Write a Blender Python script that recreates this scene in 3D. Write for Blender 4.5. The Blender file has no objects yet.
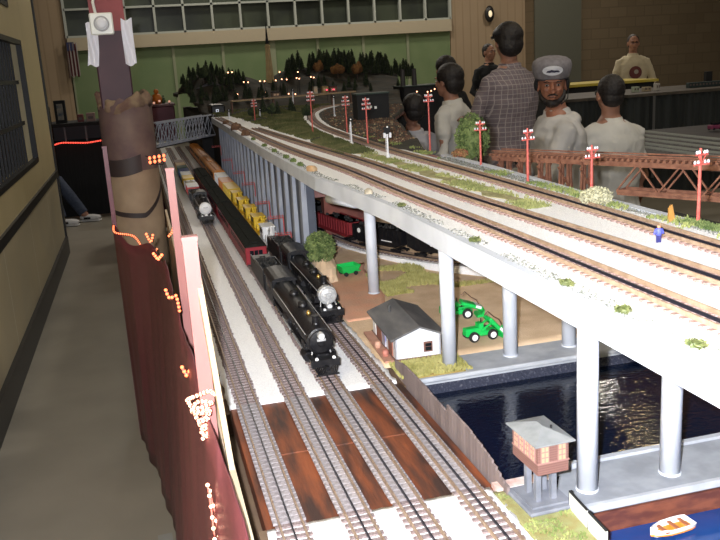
import bpy, bmesh, math, random
from math import pi, sin, cos, radians, sqrt, floor
from mathutils import Vector, Matrix, noise
random.seed(7)
C = bpy.context.scene.collection
PI = pi

# ------------------------------------------------------------------ materials
MATS = {}
def mat(name, c, c2=None, scale=60, rough=.6, bump=0, metal=0, emit=None, es=1, bscale=None, spec=.5, detail=3, lo=.35, hi=.65, stretch=(1,1,1)):
    if name in MATS: return MATS[name]
    m = bpy.data.materials.new(name); m.use_nodes = True
    nt = m.node_tree; b = nt.nodes['Principled BSDF']
    b.inputs['Base Color'].default_value = (*c, 1)
    b.inputs['Roughness'].default_value = rough
    b.inputs['Metallic'].default_value = metal
    b.inputs['Specular IOR Level'].default_value = spec
    if c2 or bump:
        tc = nt.nodes.new('ShaderNodeTexCoord')
        mp = nt.nodes.new('ShaderNodeMapping'); mp.inputs['Scale'].default_value = stretch
        nt.links.new(tc.outputs['Object'], mp.inputs['Vector'])
    if c2:
        n = nt.nodes.new('ShaderNodeTexNoise'); n.inputs['Scale'].default_value = scale; n.inputs['Detail'].default_value = detail
        nt.links.new(mp.outputs[0], n.inputs['Vector'])
        r = nt.nodes.new('ShaderNodeValToRGB'); r.color_ramp.elements[0].position = lo; r.color_ramp.elements[1].position = hi
        r.color_ramp.elements[0].color = (*c, 1); r.color_ramp.elements[1].color = (*c2, 1)
        nt.links.new(n.outputs['Fac'], r.inputs[0]); nt.links.new(r.outputs[0], b.inputs['Base Color'])
    if bump:
        n2 = nt.nodes.new('ShaderNodeTexNoise'); n2.inputs['Scale'].default_value = bscale or scale; n2.inputs['Detail'].default_value = 4
        nt.links.new(mp.outputs[0], n2.inputs['Vector'])
        bp = nt.nodes.new('ShaderNodeBump'); bp.inputs['Strength'].default_value = bump; bp.inputs['Distance'].default_value = .01
        nt.links.new(n2.outputs['Fac'], bp.inputs['Height']); nt.links.new(bp.outputs[0], b.inputs['Normal'])
    if emit:
        b.inputs['Emission Color'].default_value = (*emit, 1); b.inputs['Emission Strength'].default_value = es
    MATS[name] = m
    return m
def nodes(m): return m.node_tree.nodes, m.node_tree.links, m.node_tree.nodes['Principled BSDF']
def grid_mat(name, base, line, sx, sz, w=.12, axes=('X', 'Z'), rough=.7, noise_amt=.0, c2=None):
    """lines on a regular grid in object coordinates"""
    m = mat(name, base, rough=rough); n, l, b = nodes(m)
    tc = n.new('ShaderNodeTexCoord'); sp = n.new('ShaderNodeSeparateXYZ'); l.new(tc.outputs['Object'], sp.inputs[0])
    outs = []
    for ax, s in zip(axes, (sx, sz)):
        if not s: continue
        a = n.new('ShaderNodeMath'); a.operation = 'MULTIPLY'; a.inputs[1].default_value = 1 / s; l.new(sp.outputs[ax], a.inputs[0])
        f = n.new('ShaderNodeMath'); f.operation = 'FRACT'; l.new(a.outputs[0], f.inputs[0])
        g = n.new('ShaderNodeMath'); g.operation = 'LESS_THAN'; g.inputs[1].default_value = w; l.new(f.outputs[0], g.inputs[0]); outs.append(g)
    o = outs[0].outputs[0]
    if len(outs) > 1:
        mx = n.new('ShaderNodeMath'); mx.operation = 'MAXIMUM'; l.new(outs[0].outputs[0], mx.inputs[0]); l.new(outs[1].outputs[0], mx.inputs[1]); o = mx.outputs[0]
    mix = n.new('ShaderNodeMix'); mix.data_type = 'RGBA'; mix.inputs[7].default_value = (*line, 1); l.new(o, mix.inputs[0])
    if c2:
        nn = n.new('ShaderNodeTexNoise'); nn.inputs['Scale'].default_value = noise_amt or 5; nn.inputs['Detail'].default_value = 5; l.new(tc.outputs['Object'], nn.inputs['Vector'])
        r = n.new('ShaderNodeValToRGB'); r.color_ramp.elements[0].position = .35; r.color_ramp.elements[1].position = .65
        r.color_ramp.elements[0].color = (*base, 1); r.color_ramp.elements[1].color = (*c2, 1)
        l.new(nn.outputs['Fac'], r.inputs[0]); l.new(r.outputs[0], mix.inputs[6])
    else: mix.inputs[6].default_value = (*base, 1)
    l.new(mix.outputs[2], b.inputs['Base Color'])
    return m

# ------------------------------------------------------------------ mesh helpers
class MB:
    def __init__(s): s.v = []; s.f = []; s.mi = []; s.m = 0
    def add(s, vs, fs):
        o = len(s.v); s.v += [tuple(v) for v in vs]
        for f in fs: s.f.append([i + o for i in f]); s.mi.append(s.m)
        return s
    def box(s, x0, x1, y0, y1, z0, z1, M=None):
        vs = [Vector((x, y, z)) for z in (z0, z1) for y in (y0, y1) for x in (x0, x1)]
        if M is not None: vs = [M @ v for v in vs]
        return s.add(vs, [(0, 2, 3, 1), (4, 5, 7, 6), (0, 1, 5, 4), (2, 6, 7, 3), (0, 4, 6, 2), (1, 3, 7, 5)])
    def cb(s, c, d, M=None):
        return s.box(c[0]-d[0]/2, c[0]+d[0]/2, c[1]-d[1]/2, c[1]+d[1]/2, c[2]-d[2]/2, c[2]+d[2]/2, M)
    def bar(s, p, q, w, h=None, up=(0, 0, 1)):
        h = h or w; p = Vector(p); q = Vector(q); d = (q - p)
        if d.length < 1e-9: return s
        d.normalize(); u = Vector(up)
        if abs(d.dot(u)) > .98: u = Vector((1, 0, 0))
        r = d.cross(u).normalized(); u = r.cross(d)
        vs = [e + r * a * w / 2 + u * b * h / 2 for e in (p, q) for a, b in ((-1, -1), (1, -1), (1, 1), (-1, 1))]
        return s.add(vs, [(3, 2, 1, 0), (4, 5, 6, 7), (0, 1, 5, 4), (1, 2, 6, 5), (2, 3, 7, 6), (3, 0, 4, 7)])
    def tube(s, pts, r, n=8, fx=1, fy=1, cap=True, up=(0, 0, 1)):
        pts = [Vector(p) for p in pts]; R = r if hasattr(r, '__len__') else [r] * len(pts)
        vs = []; fs = []
        for i, p in enumerate(pts):
            d = (pts[min(i+1, len(pts)-1)] - pts[max(i-1, 0)]).normalized(); u = Vector(up)
            if abs(d.dot(u)) > .95: u = Vector((0, 1, 0))
            a = d.cross(u).normalized(); b = a.cross(d)
            for k in range(n):
                t = 2 * PI * k / n; vs.append(p + a * cos(t) * R[i] * fx + b * sin(t) * R[i] * fy)
        for i in range(len(pts) - 1):
            for k in range(n): fs.append((i*n+k, i*n+(k+1) % n, (i+1)*n+(k+1) % n, (i+1)*n+k))
        if cap: fs.append(tuple(range(n))[::-1]); fs.append(tuple((len(pts)-1)*n + k for k in range(n)))
        return s.add(vs, fs)
    def lathe(s, prof, c=(0, 0, 0), n=16, axis='Z', M=None):
        """prof = [(r, h)] ; axis of turning"""
        vs = []; fs = []
        for r, h in prof:
            for k in range(n):
                t = 2 * PI * k / n; a, b = r * cos(t), r * sin(t)
                v = {'Z': (a, b, h), 'Y': (a, h, b), 'X': (h, a, b)}[axis]
                v = Vector(v)
                if M is not None: v = M @ v
                vs.append(v + Vector(c))
        for i in range(len(prof) - 1):
            for k in range(n): fs.append((i*n+k, i*n+(k+1) % n, (i+1)*n+(k+1) % n, (i+1)*n+k))
        fs.append(tuple(range(n))[::-1]); fs.append(tuple((len(prof)-1)*n + k for k in range(n)))
        return s.add(vs, fs)
    def ell(s, c, r, n=12, m=8, M=None):
        r = (r, r, r) if not hasattr(r, '__len__') else r
        vs = [Vector((0, 0, -r[2]))]; fs = []
        for i in range(1, m):
            a = PI * i / m - PI / 2
            for k in range(n): t = 2 * PI * k / n; vs.append(Vector((r[0]*cos(a)*cos(t), r[1]*cos(a)*sin(t), r[2]*sin(a))))
        vs.append(Vector((0, 0, r[2])))
        for k in range(n): fs.append((0, 1 + (k+1) % n, 1 + k)); fs.append((len(vs)-1, 1+(m-2)*n+k, 1+(m-2)*n+(k+1) % n))
        for i in range(m - 2):
            for k in range(n): fs.append((1+i*n+k, 1+i*n+(k+1) % n, 1+(i+1)*n+(k+1) % n, 1+(i+1)*n+k))
        if M is not None: vs = [M @ v for v in vs]
        return s.add([v + Vector(c) for v in vs], fs)
    def prism(s, poly, a, b, plane='XY'):
        """poly 2D points extruded between a and b along the third axis"""
        def P(p, h): return {'XY': (p[0], p[1], h), 'XZ': (p[0], h, p[1]), 'YZ': (h, p[0], p[1])}[plane]
        n = len(poly)
        return s.add([P(p, a) for p in poly] + [P(p, b) for p in poly],
                     [tuple(range(n))[::-1], tuple(range(n, 2*n))] + [(i, (i+1) % n, n+(i+1) % n, n+i) for i in range(n)])
    def build(s, name, mats, parent=None, smooth=False, loc=None):
        me = bpy.data.meshes.new(name); me.from_pydata(s.v, [], s.f); me.update()
        bm = bmesh.new(); bm.from_mesh(me); bmesh.ops.recalc_face_normals(bm, faces=bm.faces) if len(s.f) < 60000 else None; bm.to_mesh(me); bm.free()
        for m in (mats if isinstance(mats, (list, tuple)) else [mats]): me.materials.append(m)
        for p, k in zip(me.polygons, s.mi): p.material_index = k
        if smooth:
            for p in me.polygons: p.use_smooth = True
        o = bpy.data.objects.new(name, me); C.objects.link(o)
        if parent is not None: o.parent = parent
        if loc: o.location = loc
        return o
def bevel(o, w, seg=1):
    m = o.modifiers.new('bevel', 'BEVEL'); m.width = w; m.segments = seg; m.limit_method = 'ANGLE'; return o
def tag(o, label=None, cat=None, group=None, kind=None):
    if label: o['label'] = label
    if cat: o['category'] = cat
    if group: o['group'] = group
    if kind: o['kind'] = kind
    return o
def thing(name, label, cat, loc=(0, 0, 0), rz=0, group=None, sc=None):
    o = bpy.data.objects.new(name, None); C.objects.link(o); o.empty_display_size = .02
    o.location = loc; o.rotation_euler = (0, 0, rz)
    if sc: o.scale = (sc, sc, sc)
    return tag(o, label, cat, group)
def struct(o): o['kind'] = 'structure'; return o
def copy_tree(o, parent=None):
    c = o.copy(); C.objects.link(c)
    if parent is not None: c.parent = parent
    for ch in list(o.children): copy_tree(ch, c)
    return c
def dup(o, loc, rz=None, label=None, group=None, sc=None):
    c = copy_tree(o); c.location = loc
    if rz is not None: c.rotation_euler = (0, 0, rz)
    if label: c['label'] = label
    if group: c['group'] = group
    if sc: c.scale = (sc,)*3
    return c
def lerp(a, b, t): return a + (b - a) * t
def interp(tab, y):
    if y <= tab[0][0]: return tab[0][1]
    for (a, x), (b, z) in zip(tab, tab[1:]):
        if y <= b:
            t = (y - a) / (b - a); return x + (z - x) * t
    return tab[-1][1]

# ------------------------------------------------------------------ camera (fitted: eye height 1.6 m, long axis of the hall = Y)
F, PITCH, YAW, ROLL = 833.6, .24206, .24608, -.06168
def cam_axes():
    cy, sy = cos(YAW), sin(YAW); fwd = Vector((sy, cy, 0)); right = Vector((cy, -sy, 0)); up = Vector((0, 0, 1))
    cp, sp = cos(PITCH), sin(PITCH); f2 = fwd*cp - up*sp; u2 = up*cp + fwd*sp
    cr, sr = cos(ROLL), sin(ROLL)
    return right*cr + u2*sr, u2*cr - right*sr, f2
r_, u_, f_ = cam_axes()
cd = bpy.data.cameras.new('camera'); cam = bpy.data.objects.new('camera', cd); C.objects.link(cam)
M4 = Matrix((r_, u_, -f_)).transposed().to_4x4(); M4.translation = Vector((0, 0, 1.6)); cam.matrix_world = M4
bpy.context.scene.view_settings.view_transform = 'Standard'; bpy.context.scene.view_settings.look = 'None'; bpy.context.scene.view_settings.gamma = 1; bpy.context.scene.view_settings.exposure = .1
cd.sensor_width = 36; cd.lens = F / 720 * 36; cd.clip_start = .02; cd.clip_end = 100
bpy.context.scene.camera = cam

# ------------------------------------------------------------------ palette
white_ballast = mat('white_ballast', (.80, .80, .82), (.97, .97, .98), scale=420, rough=.9, bump=.3, bscale=500)
tie_m = mat('tie_brown', (.13, .09, .085), (.25, .20, .195), scale=300, rough=.8)
tie_gray = mat('tie_grey_plank', (.19, .165, .17), (.33, .30, .305), scale=200, rough=.8)
tie_tan = mat('tie_tan', (.20, .125, .11), (.38, .26, .23), scale=250, rough=.8)
rail_m = mat('rail_steel', (.25, .17, .12), (.36, .26, .18), scale=150, rough=.45, metal=.3)
rail_tan = mat('rail_tan', (.30, .20, .13), (.42, .30, .21), scale=90, rough=.5, metal=.15)
rail_blk = mat('centre_rail_black', (.012, .012, .018), rough=.35)
rust_wood = mat('rust_stained_wood', (.035, .016, .012), (.21, .055, .018), scale=14, rough=.55, bump=.15, bscale=60, stretch=(3.2, .5, 1), detail=6)
conc = mat('painted_concrete', (.50, .53, .60), (.60, .63, .70), scale=12, rough=.7, bump=.03)
conc_g = mat('grey_concrete', (.34, .36, .40), (.43, .45, .49), scale=30, rough=.8, bump=.08)
red_brown = mat('red_brown_paint', (.13, .035, .03), (.26, .08, .05), scale=20, rough=.7)
dirt = mat('brown_dirt', (.60, .42, .26), (.74, .55, .37), scale=14, rough=.95, bump=.3, bscale=300, detail=6)
dirt_o = mat('orange_dirt', (.74, .38, .24), (.66, .38, .25), scale=20, rough=.95, bump=.3, bscale=200)
grass_m = mat('grass_green', (.14, .19, .05), (.32, .34, .12), scale=40, rough=.9)
grass_y = mat('grass_yellow', (.30, .28, .08), (.44, .40, .15), scale=40, rough=.9)
leaf_m = mat('leaf_green', (.06, .10, .025), (.19, .24, .08), scale=60, rough=.85)
cream_m = mat('cream_foliage', (.38, .36, .22), (.50, .48, .33), scale=80, rough=.9)
dark_leaf = mat('dark_conifer', (.014, .024, .010), (.04, .055, .02), scale=20, rough=.95)
autumn = mat('autumn_foliage', (.14, .06, .02), (.25, .12, .04), scale=20, rough=.95)
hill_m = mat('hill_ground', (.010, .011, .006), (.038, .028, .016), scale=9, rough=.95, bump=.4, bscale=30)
blk = mat('engine_black', (.005, .005, .007), (.014, .013, .014), scale=90, rough=.38, spec=.35, bump=.12, bscale=220)
blk_matte = mat('matte_black', (.008, .008, .009), rough=.8)
silver = mat('silver_paint', (.62, .62, .62), (.45, .45, .45), scale=200, rough=.4, metal=.3)
white_p = mat('white_paint', (.82, .82, .82), rough=.45)
brass = mat('brass', (.55, .35, .10), rough=.3, metal=.8)
maroon = mat('maroon_coach', (.26, .012, .022), rough=.35)
roof_blk = mat('dark_coach_roof', (.009, .011, .009), (.018, .02, .018), scale=60, rough=.9, spec=.12)
orange_p = mat('orange_coach', (.70, .22, .015), rough=.35)
yellow_p = mat('yellow_paint', (.75, .50, .03), rough=.4)
blue_p = mat('blue_paint', (.03, .10, .32), rough=.4)
red_p = mat('red_paint', (.55, .04, .03), rough=.4)
green_p = mat('tractor_green', (.01, .50, .09), rough=.35)
glass_d = mat('dark_glass', (.01, .012, .016), rough=.08)
coal = mat('coal', (.005, .005, .005), (.03, .03, .03), scale=120, rough=.5, bump=1, bscale=150)
pole_red = mat('red_stained_pole', (.50, .08, .07), (.62, .14, .11), scale=90, rough=.6)
insul = mat('insulator_white', (.8, .8, .86), rough=.25)
trestle_m = mat('trestle_wood', (.19, .075, .045), (.31, .14, .085), scale=50, rough=.7)
rock_m = mat('rock', (.30, .26, .20), (.52, .46, .36), scale=60, rough=.95, bump=.3)
plywood = mat('plywood', (.44, .33, .20), (.55, .42, .27), scale=10, rough=.6, stretch=(1, .2, 1))
bulb_o = mat('bulb_orange', (.9, .2, .05), emit=(1, .17, .07), es=3, rough=.3)
bulb_w = mat('bulb_warm', (.9, .7, .5), emit=(1, .42, .26), es=4, rough=.3)
tube_m = mat('rope_tube', (.55, .16, .12), rough=.2)

# ------------------------------------------------------------------ the room
floor_m = mat('vinyl_floor', (.28, .255, .205), (.32, .29, .235), scale=3, rough=.42, bump=.01, bscale=200)
struct(MB().box(-3, 14, -2, 17, -.1, 0).build('floor', floor_m))
ceil_m = mat('ceiling_paint', (.35, .33, .28), rough=.9)
struct(MB().box(-3, 14, -2, 17, 5.5, 5.6).build('ceiling', ceil_m))
wl_m = grid_mat('cream_wall_panel', (.58, .48, .26), (.42, .34, .17), 1.22, 0, .008, axes=('Y', 'Z'), rough=.5, noise_amt=1.2, c2=(.64, .53, .30))
wl_low = grid_mat('cream_wall_dado', (.54, .47, .32), (.72, .66, .52), 1.22, 0, .012, axes=('Y', 'Z'), rough=.5, noise_amt=2, c2=(.60, .51, .33))
w = MB()
# wall with two window openings
Y0, Y1 = -2, 8.35
def wallpiece(y0, y1, z0, z1): w.box(-.95, -.80, y0, y1, z0, z1)
WY0, WY1 = 3.2, 7.08
wallpiece(Y0, WY0, .80, 5.5); wallpiece(WY1, Y1, .80, 5.5); wallpiece(WY0, WY1, .80, 1.0); wallpiece(WY0, WY1, 1.93, 2.14); wallpiece(WY0, WY1, 3.0, 5.5)
wallpiece(WY0, 4.5, 2.14, 3.0); wallpiece(6.65, WY1, 2.14, 3.0)
struct(w.build('wall_left', wl_m))
struct(MB().box(-.95, -.80, Y0, Y1, 0, .80).build('wall_left', wl_low))
blk_trim = mat('black_trim', (.010, .009, .009), rough=.45)
struct(MB().box(-.80, -.782, Y0, Y1, .74, .80).build('trim_1', blk_trim))
struct(MB().box(-.80, -.775, Y0, Y1, 0, .16).build('baseboard_left', blk_trim))
struct(MB().box(-.97, -.785, Y1, Y1+.07, 0, 5.5).build('trim_2', blk_trim))
def barred_window(name, y0, y1, z0, z1, nb, cross):
    fr = MB()
    for a in (z0, z1-.035): fr.box(-.83, -.79, y0, y1, a, a+.035)
    for a in (y0, y1-.035): fr.box(-.83, -.79, a, a+.035, z0, z1)
    o = struct(fr.build(name, blk_trim))
    MB().box(-.90, -.895, y0, y1, z0, z1).build('pane', mat('black_pane', (.004, .004, .006), rough=.35, spec=.2), o)
    bars = MB(); bm_ = mat('dark_bars', (.018, .018, .02), rough=.5)
    for k in range(1, nb): y = lerp(y0, y1, k/nb); bars.box(-.87, -.855, y-.01, y+.01, z0, z1)
    for k in range(1, cross): z = lerp(z0, z1, k/cross); bars.box(-.872, -.85, y0, y1, z-.014, z+.014)
    bars.build('bars', bm_, o)
barred_window('window_1', WY0, WY1, 1.0, 1.93, 26, 3)
barred_window('window_2', 4.5, 6.65, 2.14, 3.0, 12, 3)

# far wall: tan corrugated pieces, a band of paned windows above green panels
tan_wall = grid_mat('tan_far_wall', (.29, .21, .13), (.265, .19, .115), .16, 0, .18, axes=('X', 'Z'), rough=.8, noise_amt=1, c2=(.32, .235, .15))
w = MB(); w.box(-3, -1.02, 16, 16.2, 0, 5.5); w.box(6.15, 7.75, 16, 16.2, 0, 5.5); w.box(-1.02, 6.15, 16, 16.2, 3.75, 5.5)
struct(w.build('wall_far', tan_wall))
struct(MB().box(-1.02, 6.15, 15.93, 16.02, 2.12, 2.34).build('trim_3', mat('tan_sill', (.40, .34, .24), rough=.7)))
gp = mat('green_panel', (.12, .175, .075), (.16, .21, .10), scale=1.5, rough=.55)
n, l, b = nodes(gp)
# faint diagonal brush marks
tc = n.new('ShaderNodeTexCoord'); wv = n.new('ShaderNodeTexWave'); wv.wave_type = 'BANDS'; wv.bands_direction = 'DIAGONAL'; wv.inputs['Scale'].default_value = .9; wv.inputs['Distortion'].default_value = 3
l.new(tc.outputs['Object'], wv.inputs['Vector'])
bp = n.new('ShaderNodeBump'); bp.inputs['Strength'].default_value = .25; l.new(wv.outputs['Fac'], bp.inputs['Height']); l.new(bp.outputs[0], b.inputs['Normal'])
seam = MB()
for i in range(8):
    xa = lerp(-1.02, 6.15, i/8); xb = lerp(-1.02, 6.15, (i+1)/8)
    struct(MB().box(xa+.01, xb-.01, 16.02, 16.08, 0, 2.12).build('door_%d' % (i+1), gp))
    seam.box(xa-.02, xa+.03 if i != 4 else xa+.09, 16.0, 16.06, 0, 2.12)
struct(seam.build('trim_4', mat('grey_green_seam', (.22, .24, .15), rough=.7)))
wf = MB()
for k in range(15):
    xx = lerp(-1.02, 6.15, k/14); wf.box(xx-.02, xx+.02, 15.97, 16.05, 2.34, 3.75)
for z in (2.34, 2.80, 3.27, 3.72): wf.box(-1.02, 6.15, 15.97, 16.05, z, z+.035)
o = struct(wf.build('window_3', mat('window_frame_grey', (.36, .38, .34), rough=.6)))
MB().box(-1.02, 6.15, 16.06, 16.1, 2.34, 3.75).build('pane', mat('far_pane', (.055, .065, .045), (.03, .035, .03), scale=1.3, rough=.25), o)
bw = mat('block_wall', (.17, .125, .065), (.215, .16, .085), scale=1.6, rough=.85)
n, l, b = nodes(bw)
br = n.new('ShaderNodeTexBrick'); br.inputs['Scale'].default_value = 1; br.inputs['Mortar Size'].default_value = .012; br.inputs['Brick Width'].default_value = .4; br.inputs['Row Height'].default_value = .2
br.inputs['Color1'].default_value = (.155, .115, .068, 1); br.inputs['Color2'].default_value = (.13, .095, .055, 1); br.inputs['Mortar'].default_value = (.12, .088, .052, 1)
tc = n.new('ShaderNodeTexCoord'); mp = n.new('ShaderNodeMapping'); mp.inputs['Rotation'].default_value = (radians(90), 0, 0)
l.new(tc.outputs['Object'], mp.inputs[0]); l.new(mp.outputs[0], br.inputs['Vector']); l.new(br.outputs['Color'], b.inputs['Base Color'])
struct(MB().box(7.75, 14, 15.6, 16.2, 0, 5.5).build('wall_right', bw))
struct(MB().box(7.75, 8.75, 15.55, 15.62, 0, 5.5).build('trim_5', mat('grey_pilaster', (.10, .10, .075), rough=.8)))

# wall clock/lamp on the tan wall
t = thing('wall_lamp', 'small dark wall lamp with a bright centre on the tan far wall', 'lamp', (6.95, 15.95, 2.4))
MB().lathe([(.09, 0), (.10, -.03), (.07, -.06)], n=16, axis='Y', M=Matrix.Scale(1.6, 3, (0, 0, 1))).build('housing', blk_trim, t, smooth=True)
MB().lathe([(.035, -.055), (.035, -.08), (.02, -.09)], n=12, axis='Y', M=Matrix.Scale(1.8, 3, (0, 0, 1))).build('lens', mat('lamp_lens', (.8, .7, .5), emit=(1, .8, .5), es=.6), t, smooth=True)

# flag on the far left wall
fl = mat('flag_cloth', (.30, .07, .06), rough=.8); n, l, b = nodes(fl)
tc = n.new('ShaderNodeTexCoord'); sp = n.new('ShaderNodeSeparateXYZ'); l.new(tc.outputs['Object'], sp.inputs[0])
a = n.new('ShaderNodeMath'); a.operation = 'MULTIPLY'; a.inputs[1].default_value = 16; l.new(sp.outputs['X'], a.inputs[0])
f = n.new('ShaderNodeMath'); f.operation = 'FRACT'; l.new(a.outputs[0], f.inputs[0])
g = n.new('ShaderNodeMath'); g.operation = 'GREATER_THAN'; g.inputs[1].default_value = .5; l.new(f.outputs[0], g.inputs[0])
mx = n.new('ShaderNodeMix'); mx.data_type = 'RGBA'; mx.inputs[6].default_value = (.12, .02, .025, 1); mx.inputs[7].default_value = (.20, .17, .16, 1); l.new(g.outputs[0], mx.inputs[0]); l.new(mx.outputs[2], b.inputs['Base Color'])
t = thing('flag', 'small striped flag hanging from a slanted staff on the left tan wall', 'flag', (-.97, 15.9, 1.87), sc=.85)
def fold_sheet(name, m, parent, x0, x1, z0, z1, folds=3, amp=.02, thick=.004):
    v = []; f = []; N = 14
    for j in (0, 1):
        for k in range(N+1):
            for q in range(5):
                xx = lerp(x0, x1, k/N); zz = lerp(z0, z1, q/4); v.append((xx, sin(k/N*folds*2*PI)*amp + j*thick, zz + .02*sin(k)))
    W = 5; S = (N+1)*W
    for k in range(N):
        for q in range(4):
            a_ = k*W+q; f.append((a_, a_+1, a_+W+1, a_+W)); f.append((S+a_, S+a_+W, S+a_+W+1, S+a_+1))
    return MB().add(v, f).build(name, m, parent, smooth=True)
fold_sheet('cloth', fl, t, -.08, .12, -.22, .45, 3)
MB().box(-.08, .06, -.012, .016, .30, .47).build('canton', mat('navy', (.02, .025, .08)), t)
MB().tube([(-.1, .0, -.25), (-.09, 0, .62)], .012).build('staff', mat('dark_wood', (.06, .03, .02)), t)

# ceiling lamps (real fixtures)
lampm = mat('ceiling_lamp_lens', (.9, .8, .6), emit=(1, .72, .34), es=4)
def ceiling_lamp(x, y, power, lab, s=.5):
    t = thing('ceiling_lamp', lab, 'ceiling lamp', (x, y, 5.3), group=None)
    MB().lathe([(.05, .2), (.06, .12), (s*.5, .02), (s*.55, -.06)], n=20).build('reflector', mat('lamp_shell', (.4, .4, .4), rough=.4), t)
    MB().lathe([(s*.48, -.062), (s*.48, -.075)], n=20).build('lens', lampm, t)
    ld = bpy.data.lights.new('lamp_light', 'AREA'); ld.shape = 'DISK'; ld.size = s; ld.energy = power; ld.color = (1, .93, .82) if s > .2 else (1, .74, .36)
    lo = bpy.data.objects.new('lamp_light', ld); C.objects.link(lo); lo.parent = t; lo.location = (0, 0, -.1)
AMB = 66
for (x, y, e, lab) in ((-.3, 3.0, .3, 'round hanging lamp over the aisle'), (5.1, 7.4, .16, 'small bright hanging lamp over the operators pit'), (1.5, 11.5, 1, 'round hanging lamp over the rear layout'), (7.5, 13, 1.2, 'round hanging lamp near the block wall'), (3.2, 3, .8, 'round hanging lamp over the near deck'), (9.5, 6.0, .8, 'round hanging lamp far right over the rear tables'), (1.2, 14.6, 1.0, 'round hanging lamp by the green panels'), (4.5, 14.4, 1.0, 'round hanging lamp by the tall windows')):
    ceiling_lamp(x, y, AMB*e, lab, .13 if x == 5.1 else .5)

# the camera's own flash
fd = bpy.data.lights.new('camera_flash', 'POINT'); fd.energy = 225; fd.color = (.93, .95, 1); fd.shadow_soft_size = .012
fo = bpy.data.objects.new('camera_flash', fd); C.objects.link(fo); fo.location = Vector((0, 0, 1.6)) - r_*.045 + u_*.03
wd = bpy.data.worlds.new('world'); bpy.context.scene.world = wd; wd.use_nodes = True
wd.node_tree.nodes['Background'].inputs[0].default_value = (.5, .42, .3, 1); wd.node_tree.nodes['Background'].inputs[1].default_value = .05

# ------------------------------------------------------------------ lower table, river, banks
ZL = .98
TE = .095      # left edge of the table
tbl = MB()
tbl.box(TE, 1.02, 1.49, 4.1, .90, ZL-.008); tbl.box(TE, .52, 4.1, 8.6, .90, ZL-.008); tbl.box(TE, .455, .35, 1.49, .86, .93); tbl.box(TE, .53, .35, 1.055, .90, ZL-.006)
tb = tbl.build('layout_table', mat('table_wood', (.10, .06, .04), (.14, .09, .05), scale=12, rough=.8))
tag(tb, 'long low train table carrying the yard tracks, river and banks', 'table')
leg = MB().box(-.04, .04, -.04, .04, 0, .90).build('leg', mat('leg_wood', (.25, .17, .10), rough=.7), tb); leg.location = (.25, .6, 0)
for x, y in ((.25, 3), (.25, 5.5), (.25, 8), (.9, 1.7), (.9, 2.6), (.9, 3.8)):
    c = leg.copy(); C.objects.link(c); c.location = (x, y, 0)

def sheet(fz, x0, x1, y0, y1, nx, ny, name, m, label, cat, kind='stuff', edge=None, thick=.006):
    v = []; f = []
    for j in range(ny+1):
        for i in range(nx+1):
            x = lerp(x0, x1, i/nx); y = lerp(y0, y1, j/ny)
            if edge: x, y = edge(x, y, i/nx, j/ny)
            v.append((x, y, fz(x, y)))
    W = nx+1
    for j in range(ny):
        for i in range(nx): a = j*W+i; f.append((a, a+1, a+W+1, a+W))
    n0 = len(v); v += [(a, b, c-thick) for a, b, c in v[:n0]]
    ring = [i for i in range(W)] + [j*W+nx for j in range(1, ny+1)] + [ny*W+i for i in range(nx-1, -1, -1)] + [j*W for j in range(ny-1, 0, -1)]
    for a, b in zip(ring, ring[1:]+ring[:1]): f.append((b, a, a+n0, b+n0))
    o = MB().add(v, f).build(name, m, smooth=True)
    return tag(o, label, cat, kind=kind)
def nz(x, y, s=1, o=0): return noise.noise(Vector((x*s+o, y*s, o*1.7)))
# yard ballast, far section and near section
def yb_edge(x, y, u, v):
    if u in (0, 1): x += nz(x, y, 60)*.006
    return x, y
sheet(lambda x, y: ZL + .0008*nz(x, y, 90), .105, .440, 1.50, 8.5, 30, 400, 'ballast', white_ballast, 'white stone ballast under the four yard tracks beyond the wooden bridge', 'ballast', edge=yb_edge)
sheet(lambda x, y: ZL + .0008*nz(x, y, 90), .105, .440, .40, 1.045, 30, 60, 'ballast', white_ballast, 'white stone ballast under the yard tracks on the near side of the wooden bridge', 'ballast', edge=yb_edge)
# brown dirt yard
def dz(x, y): return ZL + .002*nz(x, y, 12) + .03*max(0, min(1, (y-2.05)/.6))*max(0, min(1, (x-.5)/.15))
sheet(dz, .442, 1.02, 1.594, 4.0, 40, 60, 'dirt', dirt, 'tan dirt ground of the farm yard beneath the viaduct', 'ground')
sheet(lambda x, y: dz(x, y)+.0012, .47, .60, 1.93, 2.45, 12, 24, 'dirt', dirt_o, 'orange brown dirt lane running behind the black locomotives', 'ground', edge=lambda x, y, u, v: (x+.02*nz(x, y, 10)+ (y-2.2)*.08, y))
# far bank concrete strip
o = MB().box(.475, 1.02, 1.482, 1.592, .955, ZL+.001).box(.475, 1.02, 1.477, 1.489, .975, ZL+.005).build('concrete_footing', conc_g); tag(bevel(o, .003), 'long grey concrete footing along the far river bank', 'footing')
o = MB().add([(.47, 1.478, .972), (1.3, 1.478, .972), (1.3, 1.462, .950), (.47, 1.462, .950), (.47, 1.48, .950), (1.3, 1.48, .950)], [(0, 1, 2, 3), (0, 4, 5, 1), (3, 2, 5, 4), (0, 3, 4), (1, 5, 2)]).build('river_bank', mat('dark_bank', (.02, .024, .045), (.12, .12, .15), scale=200, rough=.9, bump=.6, lo=.55, hi=.8))
tag(o, 'dark pebbled slope between the grey footing and the river', 'river bank')
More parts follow.
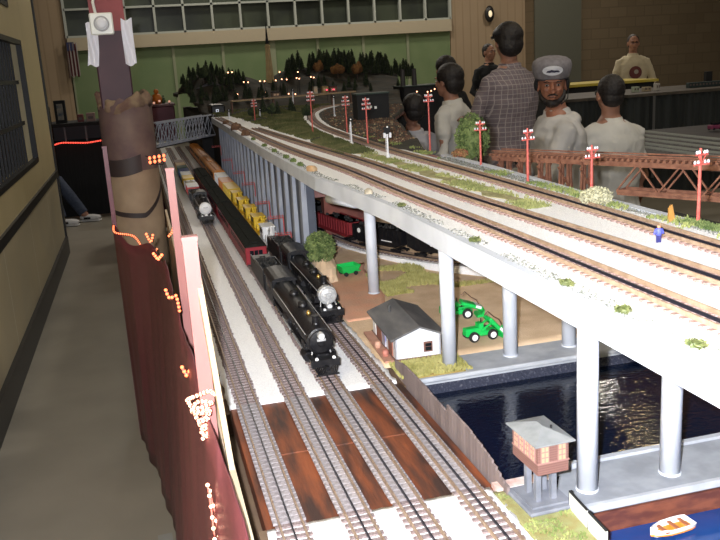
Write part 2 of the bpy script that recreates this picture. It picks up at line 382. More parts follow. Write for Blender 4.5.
# river
wm = mat('river_water', (.002, .006, .020), rough=.055, spec=.5); n, l, b = nodes(wm)
tc = n.new('ShaderNodeTexCoord'); mp = n.new('ShaderNodeMapping'); mp.inputs['Scale'].default_value = (1, 1.8, 1); l.new(tc.outputs['Object'], mp.inputs[0])
ns = n.new('ShaderNodeTexNoise'); ns.inputs['Scale'].default_value = 65; ns.inputs['Detail'].default_value = 3; l.new(mp.outputs[0], ns.inputs['Vector'])
bp = n.new('ShaderNodeBump'); bp.inputs['Strength'].default_value = .16; bp.inputs['Distance'].default_value = .005; l.new(ns.outputs['Fac'], bp.inputs['Height']); l.new(bp.outputs[0], b.inputs['Normal'])
tag(MB().box(.462, 1.3, 1.064, 1.475, .915, .956).build('water', wm), 'dark blue rippled river running under the viaduct', 'river', kind='stuff')
wm2 = mat('dock_water', (.007, .028, .12), (.012, .05, .20), scale=8, rough=.10)
tag(MB().box(.531, 1.3, .40, .944, .90, .934).build('water', wm2), 'bright blue boat basin water in front of the near concrete pier strip', 'water', kind='stuff')
# near dock strip
o = MB().prism([(.525, .945), (1.3, .945), (1.3, 1.062), (.62, 1.062), (.555, 1.046), (.525, 1.0)], .9655, ZL+.001).build('concrete_footing', mat('near_footing', (.22, .235, .265), (.29, .31, .345), scale=30, rough=.8, bump=.08))
tag(bevel(o, .003), 'broad pale grey concrete footing between the river and the boat basin', 'footing')
MB().box(.53, 1.3, 1.055, 1.065, .97, ZL+.006).build('kerb', conc_g, o)
MB().box(.527, 1.3, .940, .947, .972, ZL+.003).build('kerb', conc_g, o)
o = MB().box(.527, 1.3, .946, .965, .875, .964).build('sea_wall', mat('stained_sea_wall', (.09, .024, .018), (.18, .055, .03), scale=30, rough=.7, stretch=(1, 1, 3)))
tag(o, 'rusty brown retaining wall facing the boat basin', 'wall')
# grassy corner at the bottom
o = sheet(lambda x, y: ZL + .001*nz(x, y, 40), .438, .528, .40, 1.03, 14, 60, 'grass', mat('short_grass', (.26, .22, .08), (.28, .30, .13), scale=50, rough=.95, bump=.4, bscale=500), 'short yellow green grass beside the near yard tracks', 'grass')
o = MB().box(.445, .535, 1.028, 1.05, .93, ZL+.004).build('stone_curb', mat('curb', (.48, .30, .26), (.55, .5, .48), scale=60, rough=.9)); tag(o, 'short stone curb at the river end behind the signal tower', 'curb')
# grass around house
def tufts(name, m, label, pts, h=.006, w=.0018, kind='stuff', cat='grass', lean=.5):
    mb = MB()
    for (x, y, z) in pts:
        for k in range(3):
            a = random.random()*2*PI; hh = h*random.uniform(.5, 1.2); dx, dy = cos(a)*w, sin(a)*w; lx, ly = random.uniform(-1, 1)*h*lean, random.uniform(-1, 1)*h*lean
            mb.add([(x-dx, y-dy, z-.001), (x+dx, y+dy, z-.001), (x+dx*.3+lx, y+dy*.3+ly, z+hh)], [(0, 1, 2)])
    return tag(mb.build(name, m), label, cat, kind=kind)
def scatter(n_, x0, x1, y0, y1, z, thr=-9, s=10, off=0):
    out = []
    while len(out) < n_:
        x = random.uniform(x0, x1); y = random.uniform(y0, y1)
        if nz(x, y, s, off) > thr: out.append((x, y, z(x, y) if callable(z) else z))
        elif random.random() < .02: n_ -= 1
    return out
tufts('grass', grass_y, 'yellow grass tufts around the foot of the white shed', scatter(1500, .45, .60, 1.50, 1.595, ZL+.003), .007)
tufts('grass', grass_y, 'yellow grass clumps along the foot of the curved track', scatter(5000, .60, 1.0, 2.10, 2.36, dz, thr=-.05, s=9), .011, .002)
tufts('grass', grass_m, 'green grass tufts beside the base of the signal tower', scatter(1200, .44, .525, .5, 1.02, ZL, thr=.1, s=20), .004)
yg = sheet(lambda x, y: ZL+.0025, .455, .585, 1.497, 1.60, 10, 8, 'grass', mat('ochre_grass', (.30, .20, .06), (.38, .31, .10), scale=60, rough=.95, bump=.4, bscale=500), 'ochre grass patch before the white shed', 'grass')

# ------------------------------------------------------------------ tracks
GA = .016
def poly_len(pts):
    L = [0]
    for a, b in zip(pts, pts[1:]): L.append(L[-1] + (Vector(b)-Vector(a)).length)
    return L
def smooth_path(pts, step=.03):
    pts = [Vector(p) for p in pts]; out = []
    P = [pts[0]] + pts + [pts[-1]]
    for i in range(1, len(P)-2):
        a, b, c, d = P[i-1], P[i], P[i+1], P[i+2]; n_ = max(1, int((c-b).length/step))
        for k in range(n_):
            t = k/n_
            out.append(.5*((2*b)+(-a+c)*t+(2*a-5*b+4*c-d)*t*t+(-a+3*b-3*c+d)*t**3))
    out.append(pts[-1]); return out
def make_track(label, pts, tie_mat, group, rail=rail_m, gray=None, sp=.0155, tie_w=.0075, tie_l=.047, start=None, cat='railway track', step=.03, individual=100):
    pts = smooth_path(pts, step); L = poly_len(pts); T = L[-1]
    def at(s):
        s = max(0, min(T-1e-6, s)); i = 0
        import bisect
        i = min(len(pts)-2, bisect.bisect_right(L, s)-1); t = (s-L[i])/(L[i+1]-L[i]); p = pts[i].lerp(pts[i+1], t); d = (pts[i+1]-pts[i]).normalized(); return p, d
    root = thing('railway_track', label, cat, pts[0], group=group); o0 = pts[0]
    me = None; cnt = 0; rest = MB(); s = sp/2; protos = {}
    while s < T:
        p, d = at(s); ang = math.atan2(d.y, d.x) - PI/2
        isg = gray and gray[0] < p.y < gray[1]
        mm = tie_gray if isg else tie_mat; L_ = tie_l; w_ = tie_w*(1.75 if isg else 1)
        if cnt < individual:
            key = bool(isg)
            if key not in protos:
                q = MB().cb((0, 0, .0012), (L_, w_, .0036)).build('tie', mm, root); protos[key] = q
            else: q = protos[key].copy(); C.objects.link(q)
            q.location = p - o0; q.rotation_euler = (0, 0, ang)
            if not isg: q.scale = (random.uniform(.93, 1.06), 1, 1)
        else:
            Mx = Matrix.Translation(p-o0) @ Matrix.Rotation(ang, 4, 'Z'); rest.cb((0, 0, .0012), (L_*random.uniform(.93, 1.06), w_, .0036), Mx)
        cnt += 1; s += sp
    if rest.v: tag(rest.build('tie', tie_mat, root), kind='stuff')
    for off, h, wd_, m in ((-GA, .0058, .0024, rail), (0, .0044, .0019, rail_blk), (GA, .0058, .0024, rail)):
        mb = MB(); vs = []; fs = []
        for i, p in enumerate(pts):
            d = (pts[min(i+1, len(pts)-1)]-pts[max(i-1, 0)]).normalized(); nn = Vector((d.y, -d.x, 0)).normalized(); q = p-o0+nn*off
            for a, zz in ((-1, .003), (1, .003), (1, .003+h), (-1, .003+h)): vs.append(q+nn*a*wd_/2+Vector((0, 0, zz)))
        for i in range(len(pts)-1):
            for k in range(4): fs.append((i*4+k, i*4+(k+1) % 4, i*4+4+(k+1) % 4, i*4+4+k))
        fs += [(0, 1, 2, 3), tuple(4*(len(pts)-1)+k for k in (3, 2, 1, 0))]
        mb.add(vs, fs).build('centre_rail' if off == 0 else 'rail', m, root)
    return root
TX = [.140, .233, .3125, .405]
names = ['first yard track, leftmost and empty, beside the plywood edge', 'second yard track from the left, with the small white fronted engine on it', 'third yard track, carrying the nearest black locomotive and maroon coaches', 'fourth yard track, rightmost, beside the weathered board fence']
for x, nm in zip(TX, names):
    make_track(nm, [(x, .40, ZL), (x, 1.0, ZL), (x, 3, ZL), (x, 7.6, ZL)], tie_m, 'three rail yard tracks', gray=(1.05, 1.505), step=.5)
# wooden bridge deck: rust stained boards between the tracks
def plank(x0, x1, y0, y1, label): tag(bevel(MB().box(x0, x1, y0, y1, .945, ZL-.0035).build('bridge_board', rust_wood), .001), label, 'board', group='rust stained boards of the yard bridge')
edges = [(TX[0]+.025, TX[1]-.025, 'first and second'), (TX[1]+.025, TX[2]-.025, 'second and third'), (TX[2]+.025, TX[3]-.025, 'third and fourth')]
for a, b, nm in edges:
    plank(a-.006, b+.006, 1.275, 1.502, 'far rust stained board between the %s yard tracks' % nm); plank(a-.006, b+.006, 1.045, 1.272, 'near rust stained board between the %s yard tracks' % nm)
plank(TX[3]+.018, .448, 1.045, 1.502, 'narrow rust stained board between the last track and the board fence'); plank(.106, TX[0]-.018, 1.045, 1.502, 'narrow dark red board outside the leftmost yard track')
for x, nm in zip(TX, ('first', 'second', 'third', 'fourth')):
    tag(MB().box(x-.0205, x+.0205, 1.045, 1.502, .945, ZL-.0005).build('track_girder', mat('grey_girder', (.20, .185, .19), (.30, .28, .29), scale=90, rough=.8)), 'grey plank bed under the %s yard track on the bridge' % nm, 'girder')

# weathered board fence along the bridge
fm = mat('weathered_board', (.16, .12, .115), (.23, .18, .175), scale=30, rough=.85, stretch=(1, 1, .1))
t = thing('board_fence', 'weathered grey brown board fence beside the fourth track at the river', 'fence', (.456, 1.02, .95))
N = 40
FTOP = [(1.02, .992), (1.047, 1.000), (1.07, 1.009), (1.158, 1.021), (1.255, 1.023), (1.262, 1.009), (1.38, 1.015), (1.51, 1.013), (1.55, 1.002)]
for k in range(N):
    y = lerp(0, .535, k/(N-1)); h = interp(FTOP, y+1.02)-.95
    h += .0008*random.uniform(-1, 1)
    MB().box(-.0018, .0018, y-.0063, y+.0063, 0, h).build('plank', fm, t)
MB().box(.002, .005, 0, .53, .036, .040).build('rail', fm, t)
# small white wall panels at the dock corner
for (a, b, lab) in (((.520, .950), (.517, .898), 'short whitewashed board panel nearest the signal tower'), ((.5165, .893), (.514, .845), 'short whitewashed board panel at the lower frame edge')):
    t = thing('whitewashed_fence', lab, 'fence', (a[0], a[1], ZL)); dx, dy = b[0]-a[0], b[1]-a[1]
    MB().bar((0, 0, .006), (dx, dy, .006), .003, .038).build('panel', mat('whitewash', (.55, .55, .50), (.68, .68, .64), scale=60, rough=.8, stretch=(1, 1, .2)), t)
    MB().box(-.0015, .0035, -.0015, .0015, -.012, .027).build('post', blk_matte, t); MB().bar((0, 0, .0257), (dx, dy, .0257), .0035, .0014).build('cap', blk_matte, t)

# ------------------------------------------------------------------ upper deck
ZU = 1.31
EDGE = [(0, .49), (1.65, .49), (2.0, .47), (2.2, .449), (3.2, .452), (4.2, .466), (5.0, .478), (5.75, .486)]
FAR = [(0, .865), (1.1, .87), (1.5, .875), (2.1, .905), (2.62, .905), (4.3, 1.31), (5, 1.6), (6, 1.9), (8.6, 2.75)]
ys = [.3 + .05*k for k in range(int((5.78-.3)/.05)+1)]
poly = [(interp(EDGE, y), y) for y in ys] + [(interp(FAR, y), y) for y in reversed(ys)]
o = MB().prism(poly, ZU-.022, ZU-.008).build('viaduct_deck', mat('deck_underside', (.22, .10, .09), (.30, .15, .13), scale=10, rough=.8))
tag(o, 'upper viaduct deck slab carrying the main line tracks', 'viaduct')
mb = MB()
for a, b in zip(ys, ys[1:]):
    xa, xb = interp(EDGE, a), interp(EDGE, b)
    mb.add([(xa-.006, a, ZU-.036), (xb-.006, b, ZU-.036), (xb-.006, b, ZU+.001), (xa-.006, a, ZU+.001), (xa+.010, a, ZU-.036), (xb+.010, b, ZU-.036), (xb+.010, b, ZU+.001), (xa+.010, a, ZU+.001)],
           [(0, 1, 2, 3), (7, 6, 5, 4), (3, 2, 6, 7), (0, 4, 5, 1)])
mb.build('fascia', conc, o)
mb = MB()
for a, b in zip(ys, ys[1:]):
    if b > 2.45: break
    xa, xb = interp(FAR, a), interp(FAR, b)
    mb.add([(xa-.008, a, ZU-.05), (xb-.008, b, ZU-.05), (xb-.008, b, ZU+.002), (xa-.008, a, ZU+.002), (xa+.012, a, ZU-.05), (xb+.012, b, ZU-.05), (xb+.012, b, ZU+.002), (xa+.012, a, ZU+.002)],
           [(0, 1, 2, 3), (7, 6, 5, 4), (3, 2, 6, 7), (0, 4, 5, 1)])
mb.build('far_fascia', conc, o)
# ballast on the deck
def db_edge(x, y, u, v):
    e, f2 = interp(EDGE, y)+.003, interp(FAR, y)-.004
    f2 = min(f2, interp([(2.7, .86), (3.2, .70), (5.7, .62)], y))
    return e+(f2-e)*u, y
sheet(lambda x, y: ZU + .0006*nz(x, y, 120), 0, 1, .32, 5.75, 34, 300, 'ballast', white_ballast, 'white stone ballast under the upper main line tracks', 'ballast', edge=db_edge, thick=.008)
A_ = [(.40, .567), (1.0, .566), (1.3, .565), (1.8, .556), (2.3, .552), (2.8, .528), (3.4, .515), (4.5, .512), (5.6, .512)]
B_ = [(.40, .675), (1.0, .673), (1.25, .667), (1.75, .652), (2.35, .648), (2.9, .625), (3.3, .606), (4.3, .575), (5.6, .56)]
C_ = [(.40, .780), (1.0, .783), (1.4, .797), (2.0, .805), (2.6, .806), (3.2, .822), (3.7, .845), (4.14, .88), (4.85, .985), (5.5, 1.13), (6.05, 1.36), (6.4, 1.75)]
up = 'three rail main line tracks on the viaduct'
make_track('main line track nearest the viaduct edge', [(x, y, ZU) for y, x in A_], tie_tan, up, rail=rail_tan)
make_track('middle main line track on the viaduct, left of the grass strip', [(x, y, ZU) for y, x in B_[:-1]], tie_tan, up, rail=rail_tan)
make_track('outer main line track on the viaduct, curving away past the signals', [(x, y, ZU) for y, x in C_], tie_tan, up, rail=rail_tan)
# ballast shoulder for curved end
def ribbon(center, w, z, name, m, label, cat, th=.006, rag=.004, kind='stuff'):
    pts = smooth_path(center, .04); v = []; f = []
    for i, p in enumerate(pts):
        d = (pts[min(i+1, len(pts)-1)]-pts[max(i-1, 0)]).normalized(); nn = Vector((d.y, -d.x, 0)).normalized()
        for a, zz in ((-1, 0), (1, 0), (1, -th), (-1, -th)): q = p+nn*a*(w/2+rag*nz(p.x, p.y, 30, a)); v.append((q.x, q.y, q.z+z+zz))
    for i in range(len(pts)-1):
        for k in range(4): f.append((i*4+k, i*4+(k+1) % 4, i*4+4+(k+1) % 4, i*4+4+k))
    f += [(0, 1, 2, 3), tuple(4*(len(pts)-1)+k for k in (3, 2, 1, 0))]
    return tag(MB().add(v, f).build(name, m), label, cat, kind=kind)
ribbon([(x, y, ZU) for y, x in C_ if y > 3.1], .095, 0, 'ballast', white_ballast, 'pale ballast shoulder under the far curve of the outer track', 'ballast')
# grass and gravel on the deck
def gz(x, y): return ZU+.001
def strip_pts(n_, x_of, wid, y0, y1, thr=-.2, s=8, off=3):
    out = []
    for _ in range(n_):
        y = y0+(y1-y0)*random.random()**1.3; x = x_of(y)+random.gauss(0, wid/2.4)
        if nz(x, y, s, off) > thr: out.append((x, y, ZU+.0005))
    return out
mid = lambda y: (interp(B_, y)+interp(C_, y))/2 - .004
ribbon([(mid(y), y, ZU) for y in (1.47, 1.58, 1.8, 2.2, 2.7, 3.2, 3.9, 4.5)], .042, .0018, 'grass', mat('deck_grass', (.27, .26, .10), (.42, .38, .22), scale=60, rough=.95, bump=.4, bscale=400), 'strip of worn turf between the middle and outer main line tracks', 'grass', th=.003, rag=.022)
tufts('grass', mat('olive_grass', (.20, .22, .07), (.36, .36, .14), scale=30, rough=.9), 'olive grass tufts between the middle and outer main line tracks', strip_pts(8000, mid, .036, 1.45, 4.6), .006)
farln = lambda y: interp([(0, .845), (2.1, .868), (2.5, .88), (3.5, .92), (4.5, 1.05)], y)
tufts('grass', grass_m, 'green grass tufts along the far edge of the viaduct', strip_pts(5200, farln, .026, .9, 4.5, thr=.12), .006)
def pebbles(label, pts, m, r0=.001, r1=.0028):
    mb = MB()
    for (x, y, z) in pts:
        r = random.uniform(r0, r1); a = random.random()*PI
        mb.add([(x+r*cos(a+t)*random.uniform(.7, 1.2), y+r*sin(a+t)*random.uniform(.7, 1.2), z) for t in (0, 2.1, 4.2)] + [(x, y, z+r)], [(0, 1, 3), (1, 2, 3), (2, 0, 3)])
    return tag(mb.build('gravel', m), label, 'gravel', kind='stuff')
grav = mat('grey_gravel', (.07, .08, .06), (.30, .30, .28), scale=300, rough=.9)
pebbles('loose grey gravel along the near edge of the viaduct', [(interp(EDGE, y)+random.uniform(.003, .028), y, ZU) for y in [random.uniform(.5, 3.2) for _ in range(3000)] if nz(y, 0, 9) > -.15], grav)
pebbles('loose grey gravel along the far edge of the viaduct', [(farln(y)+random.uniform(-.016, .02), y, ZU) for y in [random.uniform(.8, 2.4) for _ in range(4200)]], grav)
def clump(name, m, c, r, label, cat, nl=260, leaf=.004, group=None, stem=True, core=None):
    """bush or weed: irregular core with many leaves standing out of it"""
    mb = MB(); mb.ell((0, 0, r[2]*.9), (r[0]*.82, r[1]*.82, r[2]*.82), 14, 10)
    mb.v = [tuple(Vector(v)*(1+.18*noise.noise(Vector(v)*40/ (r[0]*30+1)))) for v in mb.v]
    for _ in range(nl):
        a = random.random()*2*PI; e = math.asin(random.uniform(-.8, 1)); rr = random.uniform(.78, 1.10)
        p = Vector((r[0]*cos(e)*cos(a)*rr, r[1]*cos(e)*sin(a)*rr, r[2]*(.9+sin(e)*rr)))
        q = Vector((random.uniform(-1, 1), random.uniform(-1, 1), random.uniform(-1, 1))).normalized()*leaf; s = Vector((random.uniform(-1, 1), random.uniform(-1, 1), random.uniform(-1, 1))).normalized()*leaf*.6
        mb.add([p-q, p+s, p+q, p-s], [(0, 1, 2, 3)])
    o = mb.build(name, m, loc=c); tag(o, label, cat, group)
    return o
for (y, lab) in ((1.62, 'near the tall pier'), (1.23, 'above the second pier pair'), (.93, 'above the fourth pier'), (.80, 'above the near pier'), (.67, 'nearest the right frame edge')):
    clump('weed_clump', mat('olive_weed', (.06, .08, .02), (.16, .17, .06), scale=90), (interp(EDGE, y)+.014, y, ZU), (.009, .011, .004), 'small green weed clump on the viaduct edge %s' % lab, 'plant', 90, .003)
for (y, x, lab, m, r) in ((1.83, .49, 'cream stone with a fringe at the viaduct edge', rock_m, .011), (2.35, .465, 'orange brown rock at the bend of the retaining wall', mat('ochre_rock', (.42, .25, .12), (.5, .35, .2), scale=60, rough=.95), .016), (4.35, .485, 'dark brown rock on the wall top near the truss bridge', mat('brown_rock', (.10, .05, .03), (.16, .09, .05), scale=60, rough=.95), .03), (4.9, .49, 'small dark rock beside the truss bridge', mat('brown_rock', (.1, .05, .03)), .02), (3.9, .475, 'brown rock pile on the retaining wall', mat('brown_rock', (.1, .05, .03)), .022)):
    mb = MB().ell((0, 0, r*.3), (r, r*1.3, r*.8), 12, 8); mb.v = [tuple(Vector(v)*(1+.35*noise.noise(Vector(v)*60+Vector((y, 0, 0))))) for v in mb.v]
    tag(mb.build('rock', m, loc=(x, y, ZU)), lab, 'rock')
for k, y in enumerate((2.5, 2.62, 2.75, 3.0, 3.25, 3.6)):
    clump('weed_clump', leaf_m, (interp(EDGE, y)+.012, y, ZU), (.009, .016, .006), 'dark green weed clump on the wall top, %s from the rock at the bend' % ('first', 'second', 'third', 'fourth', 'fifth', 'sixth')[k], 'plant', 80, .004)
clump('bush', cream_m, (.835, 1.425, ZU), (.029, .027, .017), 'round cream coloured bush beside the outer track', 'bush', 900, .004)
clump('bush', leaf_m, (.99, 2.42, ZU-.02), (.048, .05, .072), 'tall green bush in front of the man in the white shirt', 'bush', 1400, .007)
clump('bush', mat('red_shrub', (.28, .09, .05), (.3, .2, .08), scale=80, rough=.9), (.925, 2.36, ZU), (.022, .03, .012), 'low reddish shrub at the foot of the tall green bush', 'bush', 260, .005)
mb = MB().ell((0, 0, 0), (.045, .06, .085), 16, 12); mb.v = [tuple(Vector(v)*(1+.2*noise.noise(Vector(v)*30))) for v in mb.v]
tag(mb.build('dirt_mound', dirt, loc=(.482, 2.37, ZL)), 'steep little dirt mound under the leafy bush at the wall corner', 'mound')
clump('bush', leaf_m, (.475, 2.36, ZL+.062), (.043, .045, .044), 'green leafy bush at the foot of the retaining wall corner', 'bush', 1500, .007)
# small figures on the deck
def figure(label, loc, m, hm, h=.038):
    t = thing('toy_figure', label, 'figurine', loc)
    MB().tube([(0, 0, h*.42), (0, 0, h*.62), (0, 0, h*.82), (0, 0, h*.86)], [.004, .0048, .0055, .002], 10).tube([(-.005, 0, h*.8), (-.008, .0, h*.5)], .0017, 6).tube([(.005, 0, h*.8), (.008, 0, h*.5)], .0017, 6).build('torso', m, t, smooth=True)
    MB().tube([(-.002, 0, 0), (-.0025, 0, h*.45)], .0022, 6).tube([(.002, 0, 0), (.0025, 0, h*.45)], .0022, 6).build('legs', hm, t)
    MB().ell((0, 0, h*.93), .003).build('head', mat('toy_skin', (.5, .25, .15)), t, smooth=True)
figure('tiny blue figure standing between the tracks near the right edge', (.742, 1.085, ZU), mat('toy_blue', (.10, .12, .6)), mat('toy_navy', (.03, .03, .15)), .026)
o = MB().add([(0, 0, 0), (.014, 0, 0), (.012, .006, 0), (.002, .006, 0), (.001, 0, .026), (.007, 0, .030), (.006, .005, .029), (.002, .005, .024)], [(0, 1, 5, 4), (1, 2, 6, 5), (2, 3, 7, 6), (3, 0, 4, 7), (4, 5, 6, 7), (3, 2, 1, 0)]).build('tree_stump', mat('stump_orange', (.50, .25, .06), (.4, .2, .05), scale=90), loc=(.842, 1.205, ZU)); tag(o, 'orange brown tree stump by the red pole at the right edge', 'stump')
tufts('grass', leaf_m, 'bright green grass patch at the foot of the rightmost red pole', scatter(900, .855, .885, 1.10, 1.20, ZU), .006)

# ------------------------------------------------------------------ piers of the viaduct
pier = thing('viaduct_pier', '', 'pier', (0, 0, 0), group=None)
PH = ZU-.022-ZL
MB().lathe([(.0150, 0), (.0150, PH)], n=24).build('shaft', conc, pier, smooth=False)
for p in pier.children[0].data.polygons: p.use_smooth = len(p.vertices) == 4
MB().lathe([(.0165, 0), (.0165, .002), (.0155, .003)], n=24).build('foot_ring', conc, pier)
specs = [(.568, .988, 'thick white pier nearest the camera, standing left on the near footing'), (.705, .988, 'second white pier on the near footing, at the right'), (.568, 1.545, 'pier beside the white shed on the far bank'), (.707, 1.548, 'middle pier on the far bank footing behind the tractors'), (.846, 1.552, 'rightmost pier on the far bank footing, half hidden by the deck'), (.568, 2.12, 'slim farthest pier behind the green cart'), (.842, .988, 'third pier on the near footing, outside the frame at right')]
for i, (x, y, lab) in enumerate(specs):
    o = pier if i == 0 else copy_tree(pier); o.location = (x, y, ZL + (.012 if y > 2 else .001)); o['label'] = lab; o['group'] = 'round concrete piers of the viaduct'
    if y > 2: o.scale = (1, 1, (PH-.013)/PH)
    else: o.scale = (1, 1, (PH-.002)/PH)
for y, lab in ((.988, 'near'), (1.548, 'middle'), (2.12, 'far')):
    o = MB().box(.515, .86, y-.014, y+.014, ZU-.034, ZU-.021).build('cross_beam', conc); tag(o, 'pale cross beam under the deck on the %s row of piers' % lab, 'beam')
# retaining wall with buttresses behind the orange train
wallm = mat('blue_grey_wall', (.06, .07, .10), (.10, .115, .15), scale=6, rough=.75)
t = thing('retaining_wall', 'long blue grey ribbed retaining wall beside the yard, under the far viaduct', 'wall', (0, 0, 0))
mb = MB()
yy = [2.56 + .1*k for k in range(32)]
for a, b in zip(yy, yy[1:]):
    xa, xb = interp(EDGE, a)+.03, interp(EDGE, b)+.03
    mb.add([(xa, a, ZL-.005), (xb, b, ZL-.005), (xb, b, ZU-.02), (xa, a, ZU-.02), (xa+.03, a, ZL-.005), (xb+.03, b, ZL-.005), (xb+.03, b, ZU-.02), (xa+.03, a, ZU-.02)], [(0, 1, 2, 3), (7, 6, 5, 4), (0, 3, 7, 4), (1, 5, 6, 2), (3, 2, 6, 7), (0, 4, 5, 1)])
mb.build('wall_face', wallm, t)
y = 2.58; k = 0
while y < 5.6:
    x = interp(EDGE, y)
    MB().add([(x+.034, y-.024, ZL-.004), (x+.014, y-.020, ZL-.004), (x+.014, y+.020, ZL-.004), (x+.034, y+.024, ZL-.004), (x+.034, y-.020, ZU-.03), (x+.020, y-.016, ZU-.03), (x+.020, y+.016, ZU-.03), (x+.034, y+.020, ZU-.03)],
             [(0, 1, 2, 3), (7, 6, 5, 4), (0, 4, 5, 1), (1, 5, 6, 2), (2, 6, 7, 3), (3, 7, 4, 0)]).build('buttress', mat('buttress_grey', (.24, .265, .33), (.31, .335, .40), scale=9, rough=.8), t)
    y += .155; k += 1
# dark abutment + low wall inside
o = MB().box(.60, .75, 2.85, 2.9, ZL, 1.20).build('tunnel_wall', red_brown); tag(o, 'red brown board wall behind the curved lower track', 'wall')
o = MB().prism([(.50, 2.62), (.66, 2.62), (.89, 2.52), (.89, 2.55), (.66, 2.66), (.50, 2.66)], 1.19, ZU-.02).build('hanging_fascia', mat('dusty_red_fascia', (.24, .11, .10), (.32, .17, .15), scale=30, rough=.85)); tag(o, 'dusty red fascia board hanging below the deck over the curved track', 'fascia')
mb = MB().box(.5, 1.15, 4.0, 4.05, ZL-.03, 1.284).build('back_board', blk_matte); tag(mb, 'black backing board under the far part of the viaduct', 'board')
# mesh curb / white rounded bracket at the wall end
o = MB().tube([(.46, 2.12, 1.262), (.50, 2.0, 1.262), (.545, 1.98, 1.262)], .012, 10).build('deck_bracket', conc, smooth=True); tag(o, 'pale rounded bracket under the viaduct edge by the slim pier', 'bracket')

# red scaffold marks on the retaining wall
redm = mat('red_stair', (.42, .05, .05), rough=.6)
for k, (y, z) in enumerate(((2.72, 1.06), (2.86, 1.094), (3.18, 1.10), (3.62, 1.12), (4.02, 1.125), (4.62, 1.13), (5.3, 1.15))):
    x = interp(EDGE, y)
    t = thing('wall_gantry', 'thin red iron gantry arm on the retaining wall, %s from its near end' % ('first', 'second', 'third', 'fourth', 'fifth', 'sixth', 'seventh')[k], 'gantry', (x, y, z), group='red iron gantry arms on the retaining wall')
    m_ = MB().bar((.004, 0, 0), (-.052, 0, 0), .0025).bar((.004, 0, .007), (-.052, 0, .007), .0015)
    for q in range(6): m_.bar((-q*.01, 0, 0), (-q*.01, 0, .012), .0013)
    m_.build('arm', redm, t); MB().bar((.002, 0, .004), (.002, 0, -.055), .0035).build('post', redm, t)

# lower curved track with freight cars under the deck
low = [(.50, 3.4, 1.0), (.57, 3.05, 1.0), (.66, 2.68, 1.0), (.80, 2.37, 1.0), (1.0, 2.16, 1.0), (1.4, 2.0, 1.0), (2.2, 1.95, 1.0)]
LZ = 1.012
low = [(.565, 3.4, LZ), (.60, 3.0, LZ), (.67, 2.62, LZ), (.79, 2.36, LZ), (.88, 2.24, LZ), (.99, 2.13, LZ)]
ribbon(low, .075, 0, 'ballast', white_ballast, 'pale ballast under the curved lower track beneath the deck', 'ballast', th=.03)
make_track('curved lower track beneath the viaduct deck', low, tie_m, None)

# ------------------------------------------------------------------ rolling stock
def wheelset(parent, ys_, r=.006, x=.016, m=blk):
    mb = MB()
    for y in ys_:
        for s in (-1, 1): mb.lathe([(r, s*x-.0015), (r, s*x+.0015)], (0, y, r), 12, 'X')
        mb.tube([(-x, y, r), (x, y, r)], .0015, 6)
    return mb.build('wheels', m, parent)
def truck(parent, y, m=blk):
    t_ = MB().box(-.021, -.018, y-.022, y+.022, .004, .011).box(.018, .021, y-.022, y+.022, .004, .011).box(-.02, .02, y-.005, y+.005, .006, .013).build('truck', m, parent)
    wheelset(t_, (y-.014, y+.014))
    return t_
def xz_arch(w_, z0, z1, n_=8):
    return [(-w_, z0)] + [(-w_*cos(PI*k/n_), z0+(z1-z0)*sin(PI*k/n_)) for k in range(1, n_)] + [(w_, z0)]
def coach(label, y0, L_, x, z, body, roofm, group, winc=glass_d, h=.074, cat='train car', w_=.0335, name='coach'):
    t = thing(name, label, cat, (x, y0, z), group=group)
    bevel(MB().box(-w_, w_, 0, L_, .016, h).build('body', body, t), .0015)
    MB().prism(xz_arch(w_+.001, h-.001, h+.008), -.003, L_+.003, 'XZ').build('roof', roofm, t)
    MB().box(-.012, .012, .02, L_-.02, h+.006, h+.0115).build('clerestory', roofm, t)
    wn = max(3, int(L_/.032))
    for s in (-1, 1):
        m_ = MB()
        for k in range(wn):
            a = .03+(L_-.06)*k/wn; m_.box(s*w_-.0006, s*w_+.0006, a, a+(L_-.06)/wn*.6, .046, .064)
        m_.build('side_windows', winc, t)
    MB().box(-.020, -.008, -.0012, .001, .044, .062).box(.008, .020, -.0012, .001, .044, .062).box(-.006, .006, -.0012, .001, .022, .062).build('end_windows', winc, t)
    MB().box(-w_+.004, w_-.004, -.004, .0, .014, .019).build('end_sill', blk, t)
    MB().box(-.004, .004, -.012, 0, .010, .015).build('coupler', blk, t)
    truck(t, .06); truck(t, L_-.06)
    return t
def boxish(label, y0, L_, x, z, body, group, h=.055, load=None, name='freight_car', top=None):
    t = thing(name, label, 'train car', (x, y0, z), group=group)
    MB().box(-.027, .027, 0, L_, .014, .020).build('floor_frame', blk, t)
    if load is None: bevel(MB().box(-.028, .028, .004, L_-.004, .019, h).build('body', body, t), .002); MB().box(-.029, .029, .002, L_-.002, h, h+.003).build('roof', top or body, t)
    else:
        MB().box(-.029, -.027, .002, L_-.002, .018, h).box(.027, .029, .002, L_-.002, .018, h).box(-.029, .029, .002, .004, .018, h).box(-.029, .029, L_-.004, L_-.002, .018, h).build('body', body, t)
        mb = MB().box(-.027, .027, .004, L_-.004, .019, h-.008)
        for _ in range(40): mb.ell((random.uniform(-.022, .022), random.uniform(.012, L_-.012), h-.006), random.uniform(.004, .009), 6, 4)
        mb.build('load', load, t)
    for s in (-1, 1):
        mb = MB().box(s*.029-.001, s*.029+.001, .006, L_-.006, .0195, .022)
        for k in range(int(L_/.02)): mb.box(s*.029-.001, s*.029+.001, .01+k*.02, .013+k*.02, .02, h)
        mb.build('side_ribs', body, t)
    truck(t, .03); truck(t, L_-.03)
    return t

